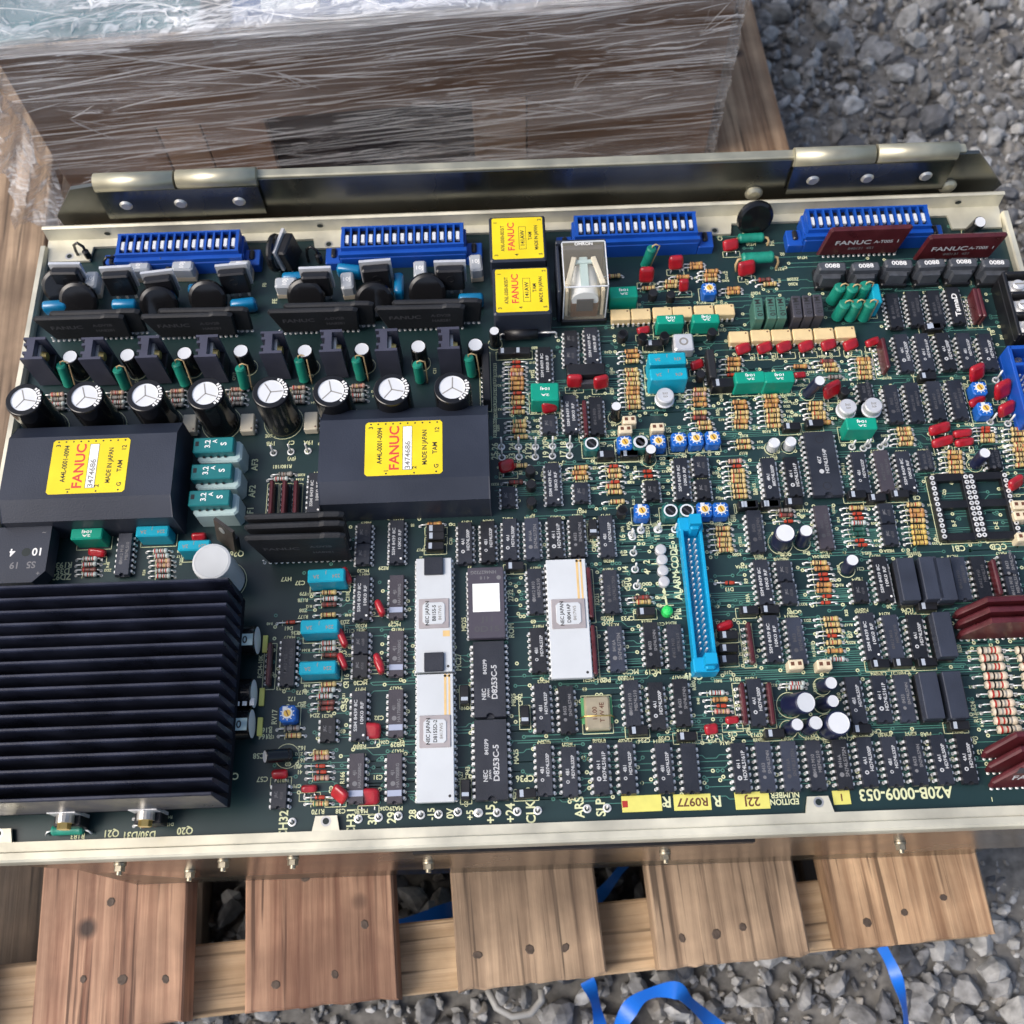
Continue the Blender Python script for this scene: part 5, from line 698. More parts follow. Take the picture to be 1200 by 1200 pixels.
def resistor(t, var=0):
    b = MB(); M4 = Matrix.Rotation(R(90), 4, 'Y')
    if t == 'r':
        M5 = Matrix.Translation((0, 0, 1.2)) @ M4
        b.lathe([(.1, -2.1), (.75, -1.9), (.85, -1.0), (.85, -.4), (.85, 1.0), (.75, 1.9), (.1, 2.1)], 10, ['dred', 'dred', 'b_black', 'dred', 'dred', 'dred'], M5); z = 1.2; e = 2.0; l0, l1 = -6.2, 5.0
    else:
        base, bd = RT[t]; bd = bd[var:]+bd[:var] if var else bd; k = 1.5 if t == 'B' else 1.; z = 1.5*k; M5 = Matrix.Translation((0, 0, z)) @ M4
        pts = [(.3, -3.25), (.95, -3.1), (1.18, -2.6), (1.16, -2.0), (1.0, -1.5), (.98, -.95), (.98, -.45), (.98, 0.1), (.98, .6), (.98, 1.1), (1.0, 1.6), (1.16, 2.0), (1.18, 2.55), (.95, 3.1), (.3, 3.25)]
        mats = [base, base, bd[0], base, base, bd[1], base, bd[2], base, bd[3], base, base, base, base]
        b.lathe([(r*k, zz*k) for r, zz in pts], 12, mats, M5); e = 3.1*k; l0, l1 = (-6.6, 4.6) if k == 1 else (-8.5, 7.5)
    lead_wire(b, -e, l0, z); lead_wire(b, e, l1, z)
    return b
def ic_body(n, L, mat):
    b = MB(); w0, w1 = 6.5, 5.9; z0, zm, z1 = .9, 2.3, 4.0; h = L/2
    def ring(w_, l_, z, nk): # outline with the half-round notch in the front edge
        x, y = w_/2, l_
        arc = [(nk*math.cos(math.pi-math.pi*i/6), -y+nk*math.sin(math.pi*i/6)) for i in range(7)] if nk else [(0, -y)]*7
        return [(-x, -y, z)]+[(a, c, z) for a, c in arc]+[(x, -y, z), (x, y, z), (-x, y, z)]
    b.rings([ring(w1, h-.25, z0, .01), ring(w0, h, zm, .01), ring(w0, h, zm+.02, .9), ring(w1, h-.35, z1, .95)], mat, False, True)
    return b
def ic_leads(n, row=7.62, wd=1.1, top=2.3, inset=3.2):
    b = MB(); k = n//2; P = 2.6
    for s in (-1, 1):
        for i in range(k):
            y = (i-(k-1)/2)*P; xo = s*row/2
            xi = s*inset
            b.box((xi+xo)/2, y, top-.15, abs(xo-xi)+.3, wd, .3, 'tin'); b.box(xo+s*.05, y, .9, .32, wd, top-.8, 'tin'); b.box(xo+s*.05, y, .05, .3, .5, .9, 'tin')
            b.lathe([(.75, .08), (.4, .45)], 7, 'tin', Matrix.Translation((xo, y, 0)))
    return b
def logo(b, x, y, z, r, mat):
    n = 12; b.add([(x+r*math.cos(6.283*i/n), y+r*math.sin(6.283*i/n), z) for i in range(n)], [tuple(range(n))], mat)
def ic_mark(m_, L, var=0):
    b = MB(); z = 4.02
    if m_ in ('b2', 'b1', 'f', 'f1', 'n'):
        mt = {'b1': 'ink', 'b2': 'ink', 'f1': 'ink_dim', 'f': 'ink_faint', 'n': 'ink_faint'}[m_]; v = {'b1': 2, 'b2': 0, 'f1': 3, 'f': 1, 'n': 1}[m_]
        t1, t2 = [('4H 1', 'HD74LS161P'), ('8433', 'SN74LS74N'), ('4A1', 'HD74LS00P'), ('8416A', 'SN74LS175N'), ('4B1', 'HD74LS32P'), ('8412 M10', 'MB74LS10')][(v+2*var) % 6]
        b.text(t1, -.9, 1.2-var*.8, z, 1.35, 90, mt); b.text(t2, 1.35, .8+var*.5, z, 1.45-.1*var, 90, mt, wid=1.05); logo(b, -.9, -4.2, z, .95-.12*var, mt)
        if m_ in ('b1', 'b2'): logo(b, -.9, -4.2, z+.01, .4, 'epoxy')
    elif m_ == 'ra': b.text('SSM 8439 8C', -1.3, 0, z, 1.3, 90, 'ink', wid=1.3); b.text('10K0 RF', 1.3, 1, z, 1.3, 90, 'ink', wid=1.5); logo(b, 2, -8.2, z, .5, 'ink_white')
    elif m_ == 'ha': b.text('4J1', -.6, 2, z, 1.3, 90, 'ink_dim'); b.text('HA17008RG', 1.3, 1, z, 1.3, 90, 'ink_dim'); logo(b, -.6, -2.2, z, 1., 'ink_dim'); b.box(0, -6, 3.99, 5.7, 2.4, .04, 'band_light')
    elif m_ == 's': b.text('JRC', -1, .5, z, 1.1, 90, 'ink_dim'); b.text('4558', 1, 0, z, 1.1, 90, 'ink_faint')
    elif m_ == 'tam': b.text('TamaD', 0, 0, z, 2.6, 90, 'ink_white', wid=1.2)
    return b
def ic_part(x, y, n, m_):
    L = {8: 9.9, 14: 19.8, 16: 20.6}[n]*1.03
    body = {'ha': 'epoxy_brown', 'n': 'epoxy_brown'}.get(m_) or random.choice(('epoxy', 'epoxy', 'epoxy_dark', 'epoxy_blue' if m_[0] == 'f' else 'epoxy'))
    o = put('integrated_circuit', cached(('integrated_circuit', n, body), lambda: ic_body(n, L, body)), x, y, random.uniform(0, .25), rot=(random.gauss(0, .008), random.gauss(0, .012), random.gauss(0, .010)))
    link('leads', cached(('leads', n), lambda: ic_leads(n)), o)
    if m_ != 'x': vr = random.randrange(3); link('marking', cached(('marking', m_, n, vr), lambda: ic_mark(m_, L, vr)), o)
def ecap(d, L, c, printed=False):
    b = MB(); r = d/2; sl = {'k': 'glossblack', 'b': 'sleeve_blue', 's': 'alu', 'w': 'white_cap'}[c]
    b.lathe([(r*.92, 0), (r, .4), (r, 1.2), (r*.95, 1.6), (r, 2.0), (r, L-.9), (r*.98, L-.3), (r*.86, L)], 26, sl)
    b.lathe([(r*.86, L), (r*.84, L-.12), (.01, L-.10)], 26, 'alu_lid' if c != 'w' else 'white_cap')
    return b
def big_cap():
    b = MB(); r = 8.4; L = 28
    b.lathe([(r*.95, 0), (r, .6), (r, L-.9), (r*.97, L-.2), (r*.93, L), (r*.70, L)], 36, 'glossblack'); b.lathe([(r*.70, L), (r*.69, L-.35), (.01, L-.3)], 36, 'alu_lid')
    for a in (15, 140, 255): b.box(0, 0, L-.29, .5, 5.4, .04, 'b_grey', Matrix.Rotation(R(a), 4, 'Z') @ Matrix.Translation((0, 2.6, 0)))
    for k in range(-4, 5):       # pale print on the rim
        a = R(k*11); b.box(0, 0, L+.01, 1.8 if k % 2 else 1.1, .9, .03, 'ink_white', Matrix.Rotation(a, 4, 'Z') @ Matrix.Translation((r*.82, 0, 0)))
    return b
def film_cap(w_, d_, h, c, lab):
    mt = {'g': 'film_green', 'c': 'film_cyan'}[c]; b = MB(); b.rbox(0, 0, .3, w_, d_, h-.3, .55, mt)
    for s in (-1, 1): b.cyl((s*w_*.38, 0, 0), (s*w_*.38, 0, .5), .4, 6, 'tin')
    return b
def mylar(w_, h):
    """dipped capacitor: a rounded pillow standing on two leads (its face towards -Y)"""
    b = MB(); n = 18; th = 2.9; lv = []
    def outline(k): 
        out = []
        for i in range(n):
            a = 6.2832*i/n; c, s = math.cos(a), math.sin(a); e = .42
            out.append((math.copysign(abs(c)**e, c)*w_/2*k, math.copysign(abs(s)**e, s)*h/2*k))
        return out
    for k, y in [(.55, -th*.5), (.82, -th*.44), (.96, -th*.25), (1, 0), (.96, th*.25), (.82, th*.44), (.55, th*.5)]: lv.append([(x, y, z+h/2+2) for x, z in outline(k)])
    b.rings(lv, 'red_dip', True, True, True)
    for s in (-1, 1): b.tube([(s*w_*.28, 0, h*.2), (s*w_*.28, 0, 1.5), (s*2.5, 0, 0)], .32, 6, 'tin')
    return b
def trimmer(c):
    b = MB(); w_ = 7.0; mt = 'trim_green' if c == 'g' else 'trim_blue'; b.rbox(0, 0, .2, w_, w_, 6.1, .5, mt, corner=1.0)
    b.lathe([(3.0, 6.3), (3.0, 6.55), (2.3, 6.6)], 20, mt)
    for k in range(10):
        a = R(k*36); b.box(0, 0, 6.56, .32, .7, .08, 'ink_white', Matrix.Rotation(a, 4, 'Z') @ Matrix.Translation((0, 2.65, 0)))
    if c == 'g': b.lathe([(3.1, 6.6), (3.1, 6.72), (2.4, 6.72), (2.3, 6.4), (.01, 6.4)], 20, ['slotwhite', 'slotwhite', 'black', 'black']); b.box(0, 0, 6.42, 3.6, .7, .05, 'mdark', Matrix.Rotation(R(-45), 4, 'Z'))
    else:
        b.lathe([(2.25, 6.6), (2.2, 6.9), (1.55, 6.95), (1.5, 7.05), (.01, 7.05)], 18, ['slotwhite', 'slotwhite', 'orange_disc', 'orange_disc']); b.box(0, 0, 7.02, .5, 2.5, .08, 'b_brown', Matrix.Rotation(R(25), 4, 'Z'))
        if c == 'b2': b.box(-1.0, 2.0, 6.85, 1.8, 1.6, .3, 'slotwhite')
    return b
def cp_cap(v):
    b = MB(); k = 1.3 if v == 2 else 1.
    b.rbox(0, 0, .6, 8.0*k, 3.6*k, 4.4*(1.5 if v == 2 else 1), .3, 'black'); b.box(-1.9*k, 0, (7.2 if v == 2 else 5.0)-.02, 1.5, 2.8*k, .06, 'stripe')
    for s in (-1, 1): b.cyl((s*3*k, 0, 0), (s*3*k, 0, .8), .35, 6, 'tin')
    return b
def to92():
    b = MB(); n = 16; pts = [(2.3*math.cos(R(-60+300*i/(n-1)+30+90)), 2.3*math.sin(R(-60+300*i/(n-1)+30+90))) for i in range(n)]
    b.rings([[(x, y, 3) for x, y in pts], [(x, y, 7.7) for x, y in pts], [(x*.9, y*.9, 8) for x, y in pts]], 'black', True, True)
    for s in (-1, 0, 1): b.tube([(s*.7, 0, 3.2), (s*1.3, 0, 1.5), (s*1.5, 0, 0)], .28, 5, 'tin')
    return b
def test_pin(h):
    b = MB(); b.lathe([(1.75, .1), (1.7, .5), (1.2, .6), (.9, .2)], 14, 'tin'); b.tube([(0, 0, 0), (0, 0, h*.6), (0, .25, h)], .46, 8, 'tin'); b.lathe([(.46, h), (.4, h+.3), (.01, h+.4)], 8, 'tin', Matrix.Translation((0, .25, 0))); return b
def sip_net(L, h, c):
    b = MB(); mt = 'maroon' if c == 'm' else 'black_matt'; b.rbox(0, 0, 1.2, 1.9 if c == 'm' else 3.6, L, h-1.2, .5, mt); n = max(3, int(L/2.6))
    for i in range(n):
        y = (i-(n-1)/2)*L*.94/n; b.box(-1.5, y, .6, .8, .9, .5, 'tin'); b.lathe([(.8, .08), (.4, .4)], 7, 'tin', Matrix.Translation((-2.0, y, 0)))
    return b
def opto(v):
    b = MB(); w_, l_ = (9.4, 6.3) if not v else (6.3, 9.4); b.rbox(0, 0, 1.2, w_, l_, 4.3, .4, 'cream' if not v else 'ivory')
    b.lathe([(.45, 0), (.01, .02)], 8, 'b_brown', Matrix.Translation((w_*.35, l_*.28 if not v else -l_*.35, 5.52)))
    for s in (-1, 1):
        for i in range(4 if not v else 3):
            if not v: b.box((i-1.5)*2.5, s*3.5, .1, .9, .6, 2.2, 'tin')
            else: b.box(s*3.5, (i-1)*2.6, .1, .6, .9, 2.2, 'tin')
    return b
def conn2():
    b = MB(); b.rbox(0, 0, 0, 6.3, 4.2, 6, .4, 'cream_c')
    for s in (-1, 1): b.box(s*1.5, .3, 6.0, 1.5, 1.6, .04, 'b_brown'); b.box(s*1.5, -2.1, 1.2, 1.6, .15, 3, 'cream_res')
    return b
def can(d, h):
    b = MB(); r = d/2; b.lathe([(r*1.12, 4.2), (r*1.12, 4.8), (r, 5.0), (r, h-.6), (r*.9, h), (.01, h)], 26, 'alu')
    b.text('250J', 0, .8, h+.02, 1.0, 180, 'b_grey'); b.text('470', 0, -.9, h+.02, 1.0, 180, 'b_grey')
    for a in range(3): b.cyl((r*.6*math.cos(a*2.1), r*.6*math.sin(a*2.1), 0), (r*.6*math.cos(a*2.1), r*.6*math.sin(a*2.1), 4.3), .3, 5, 'brass')
    return b
def led(c):
    b = MB()
    if c == 'g': b.lathe([(2.6, .2), (2.6, 1.2), (2.2, 3.2), (1.2, 4.2), (.01, 4.5)], 18, 'led_green')
    else: b.lathe([(2.5, .2), (2.5, 2.2), (2.35, 2.7), (1.6, 3.0), (.01, 3.05)], 18, 'led_clear')
    return b
def axial_stand(v):
    b = MB(); v = Vector(v); d = v.normalized(); a = d*1.5; L = v.length; r = 2.9 if L < 14.6 else 2.45; M4 = Matrix.Translation(a) @ d.to_track_quat('Z', 'Y').to_matrix().to_4x4(); h = L-1.5
    b.lathe([(.4, 0), (r*.8, .2), (r, 1.0), (r*.96, 2), (r*.96, h-2), (r, h-1), (r*.8, h-.15), (.3, h)], 16, 'teal', M4)
    t_ = v; b.tube([t_-d*.5, t_+d*1.3, t_+d*1.7+Vector((1.4, .3, 0)), t_+d*.6+Vector((3.6, .4, 0)), Vector((3.4, .2, 3)), Vector((3.2, 0, 0))], .38, 6, 'beige_wire')
    return b
def axial_lay(L, d, arch):
    b = MB(); z = 9-d/2 if arch and d > 5.5 else d/2+.6; r = d/2; M4 = Matrix.Translation((0, 0, z)) @ Matrix.Rotation(R(90), 4, 'Y')
    b.lathe([(.4, -L/2), (r*.85, -L/2+.3), (r, -L/2+1.2), (r*.95, -L/2+2.6), (r*.95, L/2-2.6), (r, L/2-1.2), (r*.85, L/2-.3), (.4, L/2)], 18, 'teal', M4)
    for s in (-1, 1): b.tube([(s*L/2, 0, z), (s*(L/2+1.8), -.6, z), (s*(L/2+2.6), -1.5, z*.6), (s*(L/2+2), -3 if arch else -.3, 0)], .7 if arch else .4, 7, 'beige_wire' if arch else 'tin')
    return b
def hybrid(w_, h, c, lab):
    b = MB(); mt = {'k': 'black_matt', 'm': 'maroon', 'm3': 'maroon'}[c]; th = 2.6; x = w_/2
    if c == 'm3': pts = [(-x, 2.2), (x, 2.2), (x, h), (-x+9, h), (-x, 6)]
    elif c == 'm': pts = [(-x-2, 2.2), (x-2, 2.2), (x+.5, h-1), (x-.5, h), (-x+1, h), (-x, h-1)]
    else: pts = [(-x+4.5, 2.2), (x-1.5, 2.2), (x, h-1.5), (x-2, h-.4), (x*.6, h), (x*.5, h-.6), (-x*.6, h-.2), (-x+1, h), (-x, h-1.5)]
    y = th/2; cx = sum(p[0] for p in pts)/len(pts); cz = (h+2)/2; n = len(pts)
    def rg(k, yy): return [(cx+(px_-cx)*(1-k/abs(w_/2)), yy, cz+(pz-cz)*(1-k/(h/2))) for px_, pz in pts]
    b.rings([rg(.8, -y), rg(0, -y*.35), rg(0, y*.35), rg(.8, y)], mt, True, True)
    for i in range(int(w_/2.6)):
        xx = (i-(int(w_/2.6)-1)/2)*2.55; b.box(xx, 0, 0, .7, .35, 3, 'tin'); b.lathe([(.8, .08), (.45, .5)], 7, 'tin', Matrix.Translation((xx, 0, 0)))
    me = b
    if lab:
        F_ = Matrix.Translation((0, -y-.03, 0)) @ Matrix.Rotation(R(90), 4, 'X'); ik = 'ink_faint' if c == 'k' else 'ink_dim'
        if lab == 'A-DV2B': b.text('FANUC', -w_*.18, h*.62, 0, 2.6, 0, ik, F_, 1.25); b.text('A-DV2B', w_*.22, h*.66, 0, 1.9, 0, ik, F_); b.text('HA8281', w_*.22, h*.45, 0, 1.9, 0, ik, F_)
        elif c == 'm': b.text('FANUC', -w_*.16, h*.55, 0, 3.0, 0, 'ink', F_, 1.25); b.text('A-T005  1', w_*.25, h*.55, 0, 2.1, 0, 'ink', F_); b.text('840131  451', -w_*.04, h*.34, 0, 1.8, 0, 'ink_dim', F_)
        elif lab == 'FANUC': b.text('FANUC', -2, h*.55, 0, 3.0, 0, 'ink', F_, 1.2); b.box(-4, -.02, h*.72, 12, .06, 4, 'mdark', Matrix.Translation((0, -y, 0)))
    return b
def profile_sink():
    """extruded black heat sink stub seen end-on, with a bolted power transistor"""
    b = MB(); o = [(-5, -6), (5.2, -6), (5.2, -4.6), (.6, -4.6), (.6, 4.6), (5.2, 4.6), (5.2, 6), (-5, 6), (-5, 4.9), (-3.2, 4.9), (-3.2, 2.9), (-4.4, 2.9), (-4.4, 1.6), (-2.6, 1.6), (-2.6, -1.6), (-4.4, -1.6), (-4.4, -2.9), (-3.2, -2.9), (-3.2, -4.9), (-5, -4.9)]
    b.prism(o, 1, 24, 'anod_p'); return b
def sink_transistor():
    b = MB(); b.box(0, 0, 6, 1.3, 8.6, 14, 'steel'); b.rbox(2.4, 0, 3, 3.4, 8.8, 8.6, .4, 'black'); b.cyl((.6, 0, 16.5), (2.6, 0, 16.5), 2.6, 14, 'brass', smooth=False, r1=2.0)
    for s in (-1, 0, 1): b.cyl((2.4, s*2.5, 0), (2.4, s*2.5, 3.4), .45, 6, 'tin')
    return b
def to3p():
    b = MB(); b.rbox(0, -1.2, 5, 13.4, 4.6, 13.4, .8, 'black'); b.box(0, 1.8, 6, 15.4, 1.5, 13.8, 'alu')
    b.lathe([(1.9, 0), (1.9, .2)], 14, 'black_matt', Matrix.Translation((0, -3.6, 13)) @ Matrix.Rotation(R(90), 4, 'X'))
    for s in (-1, 0, 1): b.box(s*4.5, -.6, 0, 1.2, .7, 5.2, 'tin')
    return b
def disc(d=19):
    b = MB(); M4 = Matrix.Translation((0, 0, d/2+1)) @ Matrix.Rotation(R(90), 4, 'X'); r = d/2
    b.lathe([(.01, -2.0), (r*.8, -1.9), (r*.95, -1.3), (r, 0), (r*.95, 1.3), (r*.8, 1.9), (.01, 2.0)], 32, 'glossblack', M4)
    for s in (-1, 1): b.tube([(s*3.5, 0, 4), (s*3.5, 0, 0)], .5, 6, 'tin')
    return b
def lamp(v):
    b = MB(); w_, l_ = (10.5, 6.2) if not v else (6.2, 10); b.rbox(0, 0, .4, w_, l_, 3.2, .3, 'cream_res'); b.rbox(0, 0, 3.6, w_, l_, 6.4, .9, 'clear_lamp')
    b.text('10J', 0, 0, 10.03, 2.2, 90 if not v else 0, 'ink_white', wid=1.1); return b
def blue_film():
    b = MB(); lv = []
    for k, x in [(.6, -6.2), (.9, -5.6), (1, -4.8), (1, 4.8), (.9, 5.6), (.6, 6.2)]:
        lv.append([(x, 2.5*k*math.copysign(abs(math.cos(6.283*i/16))**.6, math.cos(6.283*i/16)), 5+4.2*k*math.copysign(abs(math.sin(6.283*i/16))**.6, math.sin(6.283*i/16))) for i in range(16)])
    b.rings(lv, 'film_blue', True, True, True); me = b
    for s in (-1, 1): b.cyl((s*4, 0, 0), (s*4, 0, 2), .4, 6, 'tin')
    return b
def loop():
    b = MB(); b.tube([(-3, 0, 0), (-3, .4, 5), (-2.4, .8, 9), (0, 1.2, 11), (2.4, 1.2, 9), (3, .6, 5), (3, 0, 0)], .75, 8, 'glossblack'); b.lathe([(.3, 0), (1.7, .3), (1.7, 5), (.3, 5.4)], 12, 'glossblack', Matrix.Translation((3, .3, 1.5)))
    return b
def blue_connector(n):
    """socket strip: shroud with one open bay per contact, stepped front and end ears"""
    b = MB(); P = 3.92; L = n*P+2; d_ = 13.0; h = 14.; t_ = 1.0
    b.rbox(0, -1.0, 0, L+2, d_+3, 9.0, .5, 'con_blue'); b.box(0, 0, 8.9, L, d_, 2.6, 'con_blue')
    for s in (-1, 1): b.box(0, s*(d_/2-t_/2), 11.4, L, t_, h-11.4, 'con_blue')
    for i in range(n+1): b.box((i-n/2)*P, 0, 11.4, .95 if 0 < i < n else 1.6, d_-2*t_+.01, h-11.4-.04, 'con_blue')
    for i in range(n): b.box((i-(n-1)/2)*P, 0, 11.45, P-.9, d_-2*t_, .1, 'black'); b.rbox((i-(n-1)/2)*P, -.4, 11.5, 2.0, 4.9, 1.9, .3, 'slotwhite')
    b.box(0, -d_/2-1.1, 8.95, L+2.4, 2.2, 2.5, 'con_blue')
    for s in (-1, 1):
        b.rbox(s*(L/2+4.9), -4.2, 0, 7.8, 9.6, 5.6, .4, 'con_blue'); b.rbox(s*(L/2+4.7), -3.2, 5.5, 2.4, 5.4, 1.6, .6, 'black'); b.box(s*(L/2+1.4), -6.2, 6, .7, 3.4, 3.6, 'con_blue')
    return b
def fuse_parts():
    h = MB(); h.rbox(1.8, -1.2, 0, 20, 10.5, 12.2, .8, 'fuse_base', corner=1.6)
    f = MB(); f.rbox(0, 0, 12.2, 18.2, 7.6, 4.8, .5, 'fuse_teal'); f.box(-7.3, .6, 16.98, 1.6, 2.3, .06, 'black')
    f.text('3.2', -2.6, .4, 17.04, 2.4, 90, 'ink_white'); f.text('A', .6, 1.6, 17.04, 1.9, 90, 'ink_white'); f.text('S', 4.6, .2, 17.04, 2.6, 90, 'ink_white')
    for i in range(4): f.box(-5+i*3.2, -4.0, 12.3, .9, .8, 1, 'black')
    return h, f
def toroid():
    b = MB(); b.rbox(0, 0, 0, 12.6, 11.6, 3, .5, 'black')
    b.prism([(-4.2, -5.2), (4.2, -5.2), (4.6, -3), (6.6, -2.4), (7, 0), (6.2, 2.2), (4.2, 2.6), (3.8, 4.6), (-3.8, 4.6), (-4.2, 2.6), (-6.2, 2.2), (-7, 0), (-6.6, -2.4), (-4.6, -3)], 3, 9.5, 'ferrite'); b.rbox(0, -.2, 9.5, 13.4, 4.6, 3.5, .7, 'ferrite')
    b.text('0088', 0, -.2, 13.03, 2.3, 0, 'ink_white', wid=1.1); return b
def m_block(c):
    b = MB(); b.rbox(0, 0, .3, 4.5, 12.4, 10.7, .4, 'mgreen' if c == 'g' else 'mdark'); b.text('M1-10', 0, 0, 11.03, 2.5, -84, 'ink_black' if c == 'g' else 'ink_black', wid=1.05); return b
def dip_wide(kind, w_, L):
    """wide packages; returns body, leads, extras"""
    n = 40 if kind.startswith('white') else 24; white = n == 40; b = MB(); ex = []
    if white:
        b.rbox(0, 0, 3.4, w_, L, 2.6, .25, 'ceramic')
        lid = MB(); ly = {'white1': 0, 'white2': 1.5, 'white3': 6-4}[kind]
        lid.rbox(0, ly, 6.0, w_*.84, 13.2, .5, .2, 'lidgrey'); lid.rbox(0, ly, 6.5, w_*.62, 9.8, .35, .2, 'ceramic', corner=1.2)
        ex.append(('lid', lid)); mk = MB(); t_ = {'white1': 'B8155-5', 'white2': 'D8041AP', 'white3': 'D8155D-2'}[kind]
        mk.text('NEC JAPAN', -2.6, ly, 6.87, 1.5, 90, 'ink_black'); mk.text(t_, .1, ly, 6.87, 1.5, 90, 'ink_black'); mk.text('8417W5', 2.6, ly, 6.87, 1.3, 90, 'b_grey')
        mk.lathe([(.6, 0), (.01, .02)], 10, 'ink_black', Matrix.Translation((w_*.38, -L/2+2.2, 6.02))); ex.append(('marking', mk))
        g = MB()
        if kind == 'white1': g.box(w_*.34, -9.0, 6.0, 3.0, 2.6, .06, 'gold')
        else:
            g.box(w_*.28, ly+6.7+(L/2-ly-6.9)/2, 6.0, 1.0, L/2-ly-6.9, .06, 'gold'); g.box(w_*.28+1.7, ly+6.7+(L/2-ly-6.9)/2, 6.0, .8, L/2-ly-6.9, .06, 'gold'); g.box(w_*.28+.8, L/2-1.0, 6.0, 2.6, .9, .06, 'gold')
        ex.append(('gold_trace', g))
        if kind == 'white1':
            for s in (-1, 1): t2 = MB(); t2.rbox(0, s*(L/2-4.0), 6.02, 8.2, 8, 1.4, .2, 'epoxy'); ex.append(('black_pad', t2))
    else:
        h = L/2; b2 = MB()
        def ring(wq, l_, z, nk):
            x, y = wq/2, l_; arc = [(nk*math.cos(math.pi-math.pi*i/8), -y+nk*math.sin(math.pi*i/8)) for i in range(9)] if nk > .02 else [(0, -y)]*9
            return [(-x, -y, z)]+[(a, c, z) for a, c in arc]+[(x, -y, z), (x, y, z), (-x, y, z)]
        b.rings([ring(w_-.8, h-.3, 1, .01), ring(w_, h, 2.6, .01), ring(w_, h, 2.62, 1.6), ring(w_-.7, h-.4, 4.5, 1.7)], 'epoxy', False, True)
        mk = MB()
        if kind == 'd24': mk.text('8432P9', -1.8, 5, 4.52, 1.5, 90, 'ink'); mk.text('NEC', -2.4, -6.6, 4.52, 1.7, 90, 'ink'); mk.text('JAPAN', -.4, -6.2, 4.52, .9, 90, 'ink'); mk.text('D8253C-5', 2.0, -1.5, 4.52, 2.3, 90, 'ink', wid=1.05)
        else: mk.text('4K7', -1.6, 1.5, 4.52, 1.6, 90, 'ink'); mk.text('HD74LS154P', 1.2, 1, 4.52, 1.6, 90, 'ink'); logo(mk, -1.4, -4.2, 4.52, 1.1, 'ink'); [mk.lathe([(1.9, 0), (1.7, .02)], 20, 'b_black', Matrix.Translation((0, yy, 4.51))) for yy in (12, -11.5)]
        ex.append(('marking', mk))
    ld = ic_leads(n, row=w_+1.6 if not white else w_+.9, top=2.7 if not white else 3.6, inset=w_/2-.6)
    ex.append(('leads', ld)); return b, ex
def relay():
    """clear-cased relay: returns part meshes"""
    out = []; b = MB(); b.rbox(0, 0, 0, 22, 28, 3.5, .5, 'black'); out.append(('relay_base', b))
    b = MB(); b.rbox(0, -1.5, 3.5, 15, 15, 13.5, 1, 'cream_c'); b.cyl((0, 5, 16.5), (0, -11.5, 16.5), 6.4, 20, 'sticker'); b.rbox(0, 0, 21.5, 4, 17, 2.4, .3, 'fuse_base'); b.rbox(0, 5.2, 23.6, 11, 2, 1.2, .2, 'fuse_base'); b.rbox(0, -10.6, 3.5, 13, 2, 11, .3, 'b_brown'); b.rbox(0, -12, 9, 8, .6, 9, .1, 'mdark'); out.append(('coil', b))
    b = MB()
    for s in (-1, 1): b.rbox(0, 0, 0, 2.4, 16, 1.8, .3, 'ivory', M4=Matrix.Translation((s*6.4, -1, 24.5)) @ Matrix.Rotation(R(s*14), 4, 'Z')); b.rbox(s*8.6, -8, 3.5, 1.4, 6, 20, .2, 'cream_c')
    b.rbox(0, 11.4, 3.5, 19, 2.6, 24, .4, 'mdark'); b.text('OMRON', 0, 11.2, 30.06, 1.6, 0, 'ink_white'); out.append(('contact_arms', b))
    b = MB(); b.rbox(0, 0, 3.6, 21, 26.6, 26.4, 1.0, 'clear')
    for s in (-1, 1): b.box(s*10.2, 0, 29.2, .5, 25, .5, 'slotwhite'); b.box(0, s*12.9, 29.2, 20, .5, .5, 'slotwhite'); b.box(s*10.2, -12.9, 4, .5, .5, 25, 'slotwhite')  # white edge strips painted on as highlights of the clear cover
    out.append(('clear_cover', b))
    b = MB(); b.rbox(-12.2, 2, 0, 1.6, 28, 25, .4, 'black_mod'); b.rbox(-1, 15.4, 0, 24, 2, 27, .4, 'black_mod'); out.append(('holder', b))
    return out
def yellow_module():
    b = MB(); b.rbox(0, 0, 0, 27.5, 27, 20, .8, 'black_mod')
    l = MB(); l.rbox(0, 0, 20.0, 24.8, 24.6, .12, .05, 'yellow', corner=.8)
    k = MB(); z = 20.14
    k.text('A76L-0300-0035/T', -7.4, 0, z, 1.7, 90, 'ink_black', wid=.82); k.text('FANUC', -3.2, 1, z, 3.2, 90, 'ink_red', wid=1.12); k.text('141AW', 2.3, 0, z, 1.9, 90, 'ink_black', wid=1.1); k.text('TAM', 6, 1, z, 1.7, 90, 'ink_black'); k.text('MADE IN JAPAN', 9.2, 0, z, 1.7, 90, 'ink_black', wid=.85)
    for t_, x, y in [('1', -10.6, 9.5), ('3', -10.6, -10), ('2', 10.8, 10.6), ('4', -.8, -10), ('5', 10.8, -10)]: k.text(t_, x, y, z, 1.7, 90, 'ink_black')
    for a in (-1, 1): k.box(2.3+a*1.7, 0, z-.01, .2, 13.6, .02, 'ink_black'); k.box(2.3, a*6.7, z-.01, 3.5, .2, .02, 'ink_black')
    return b, l, k
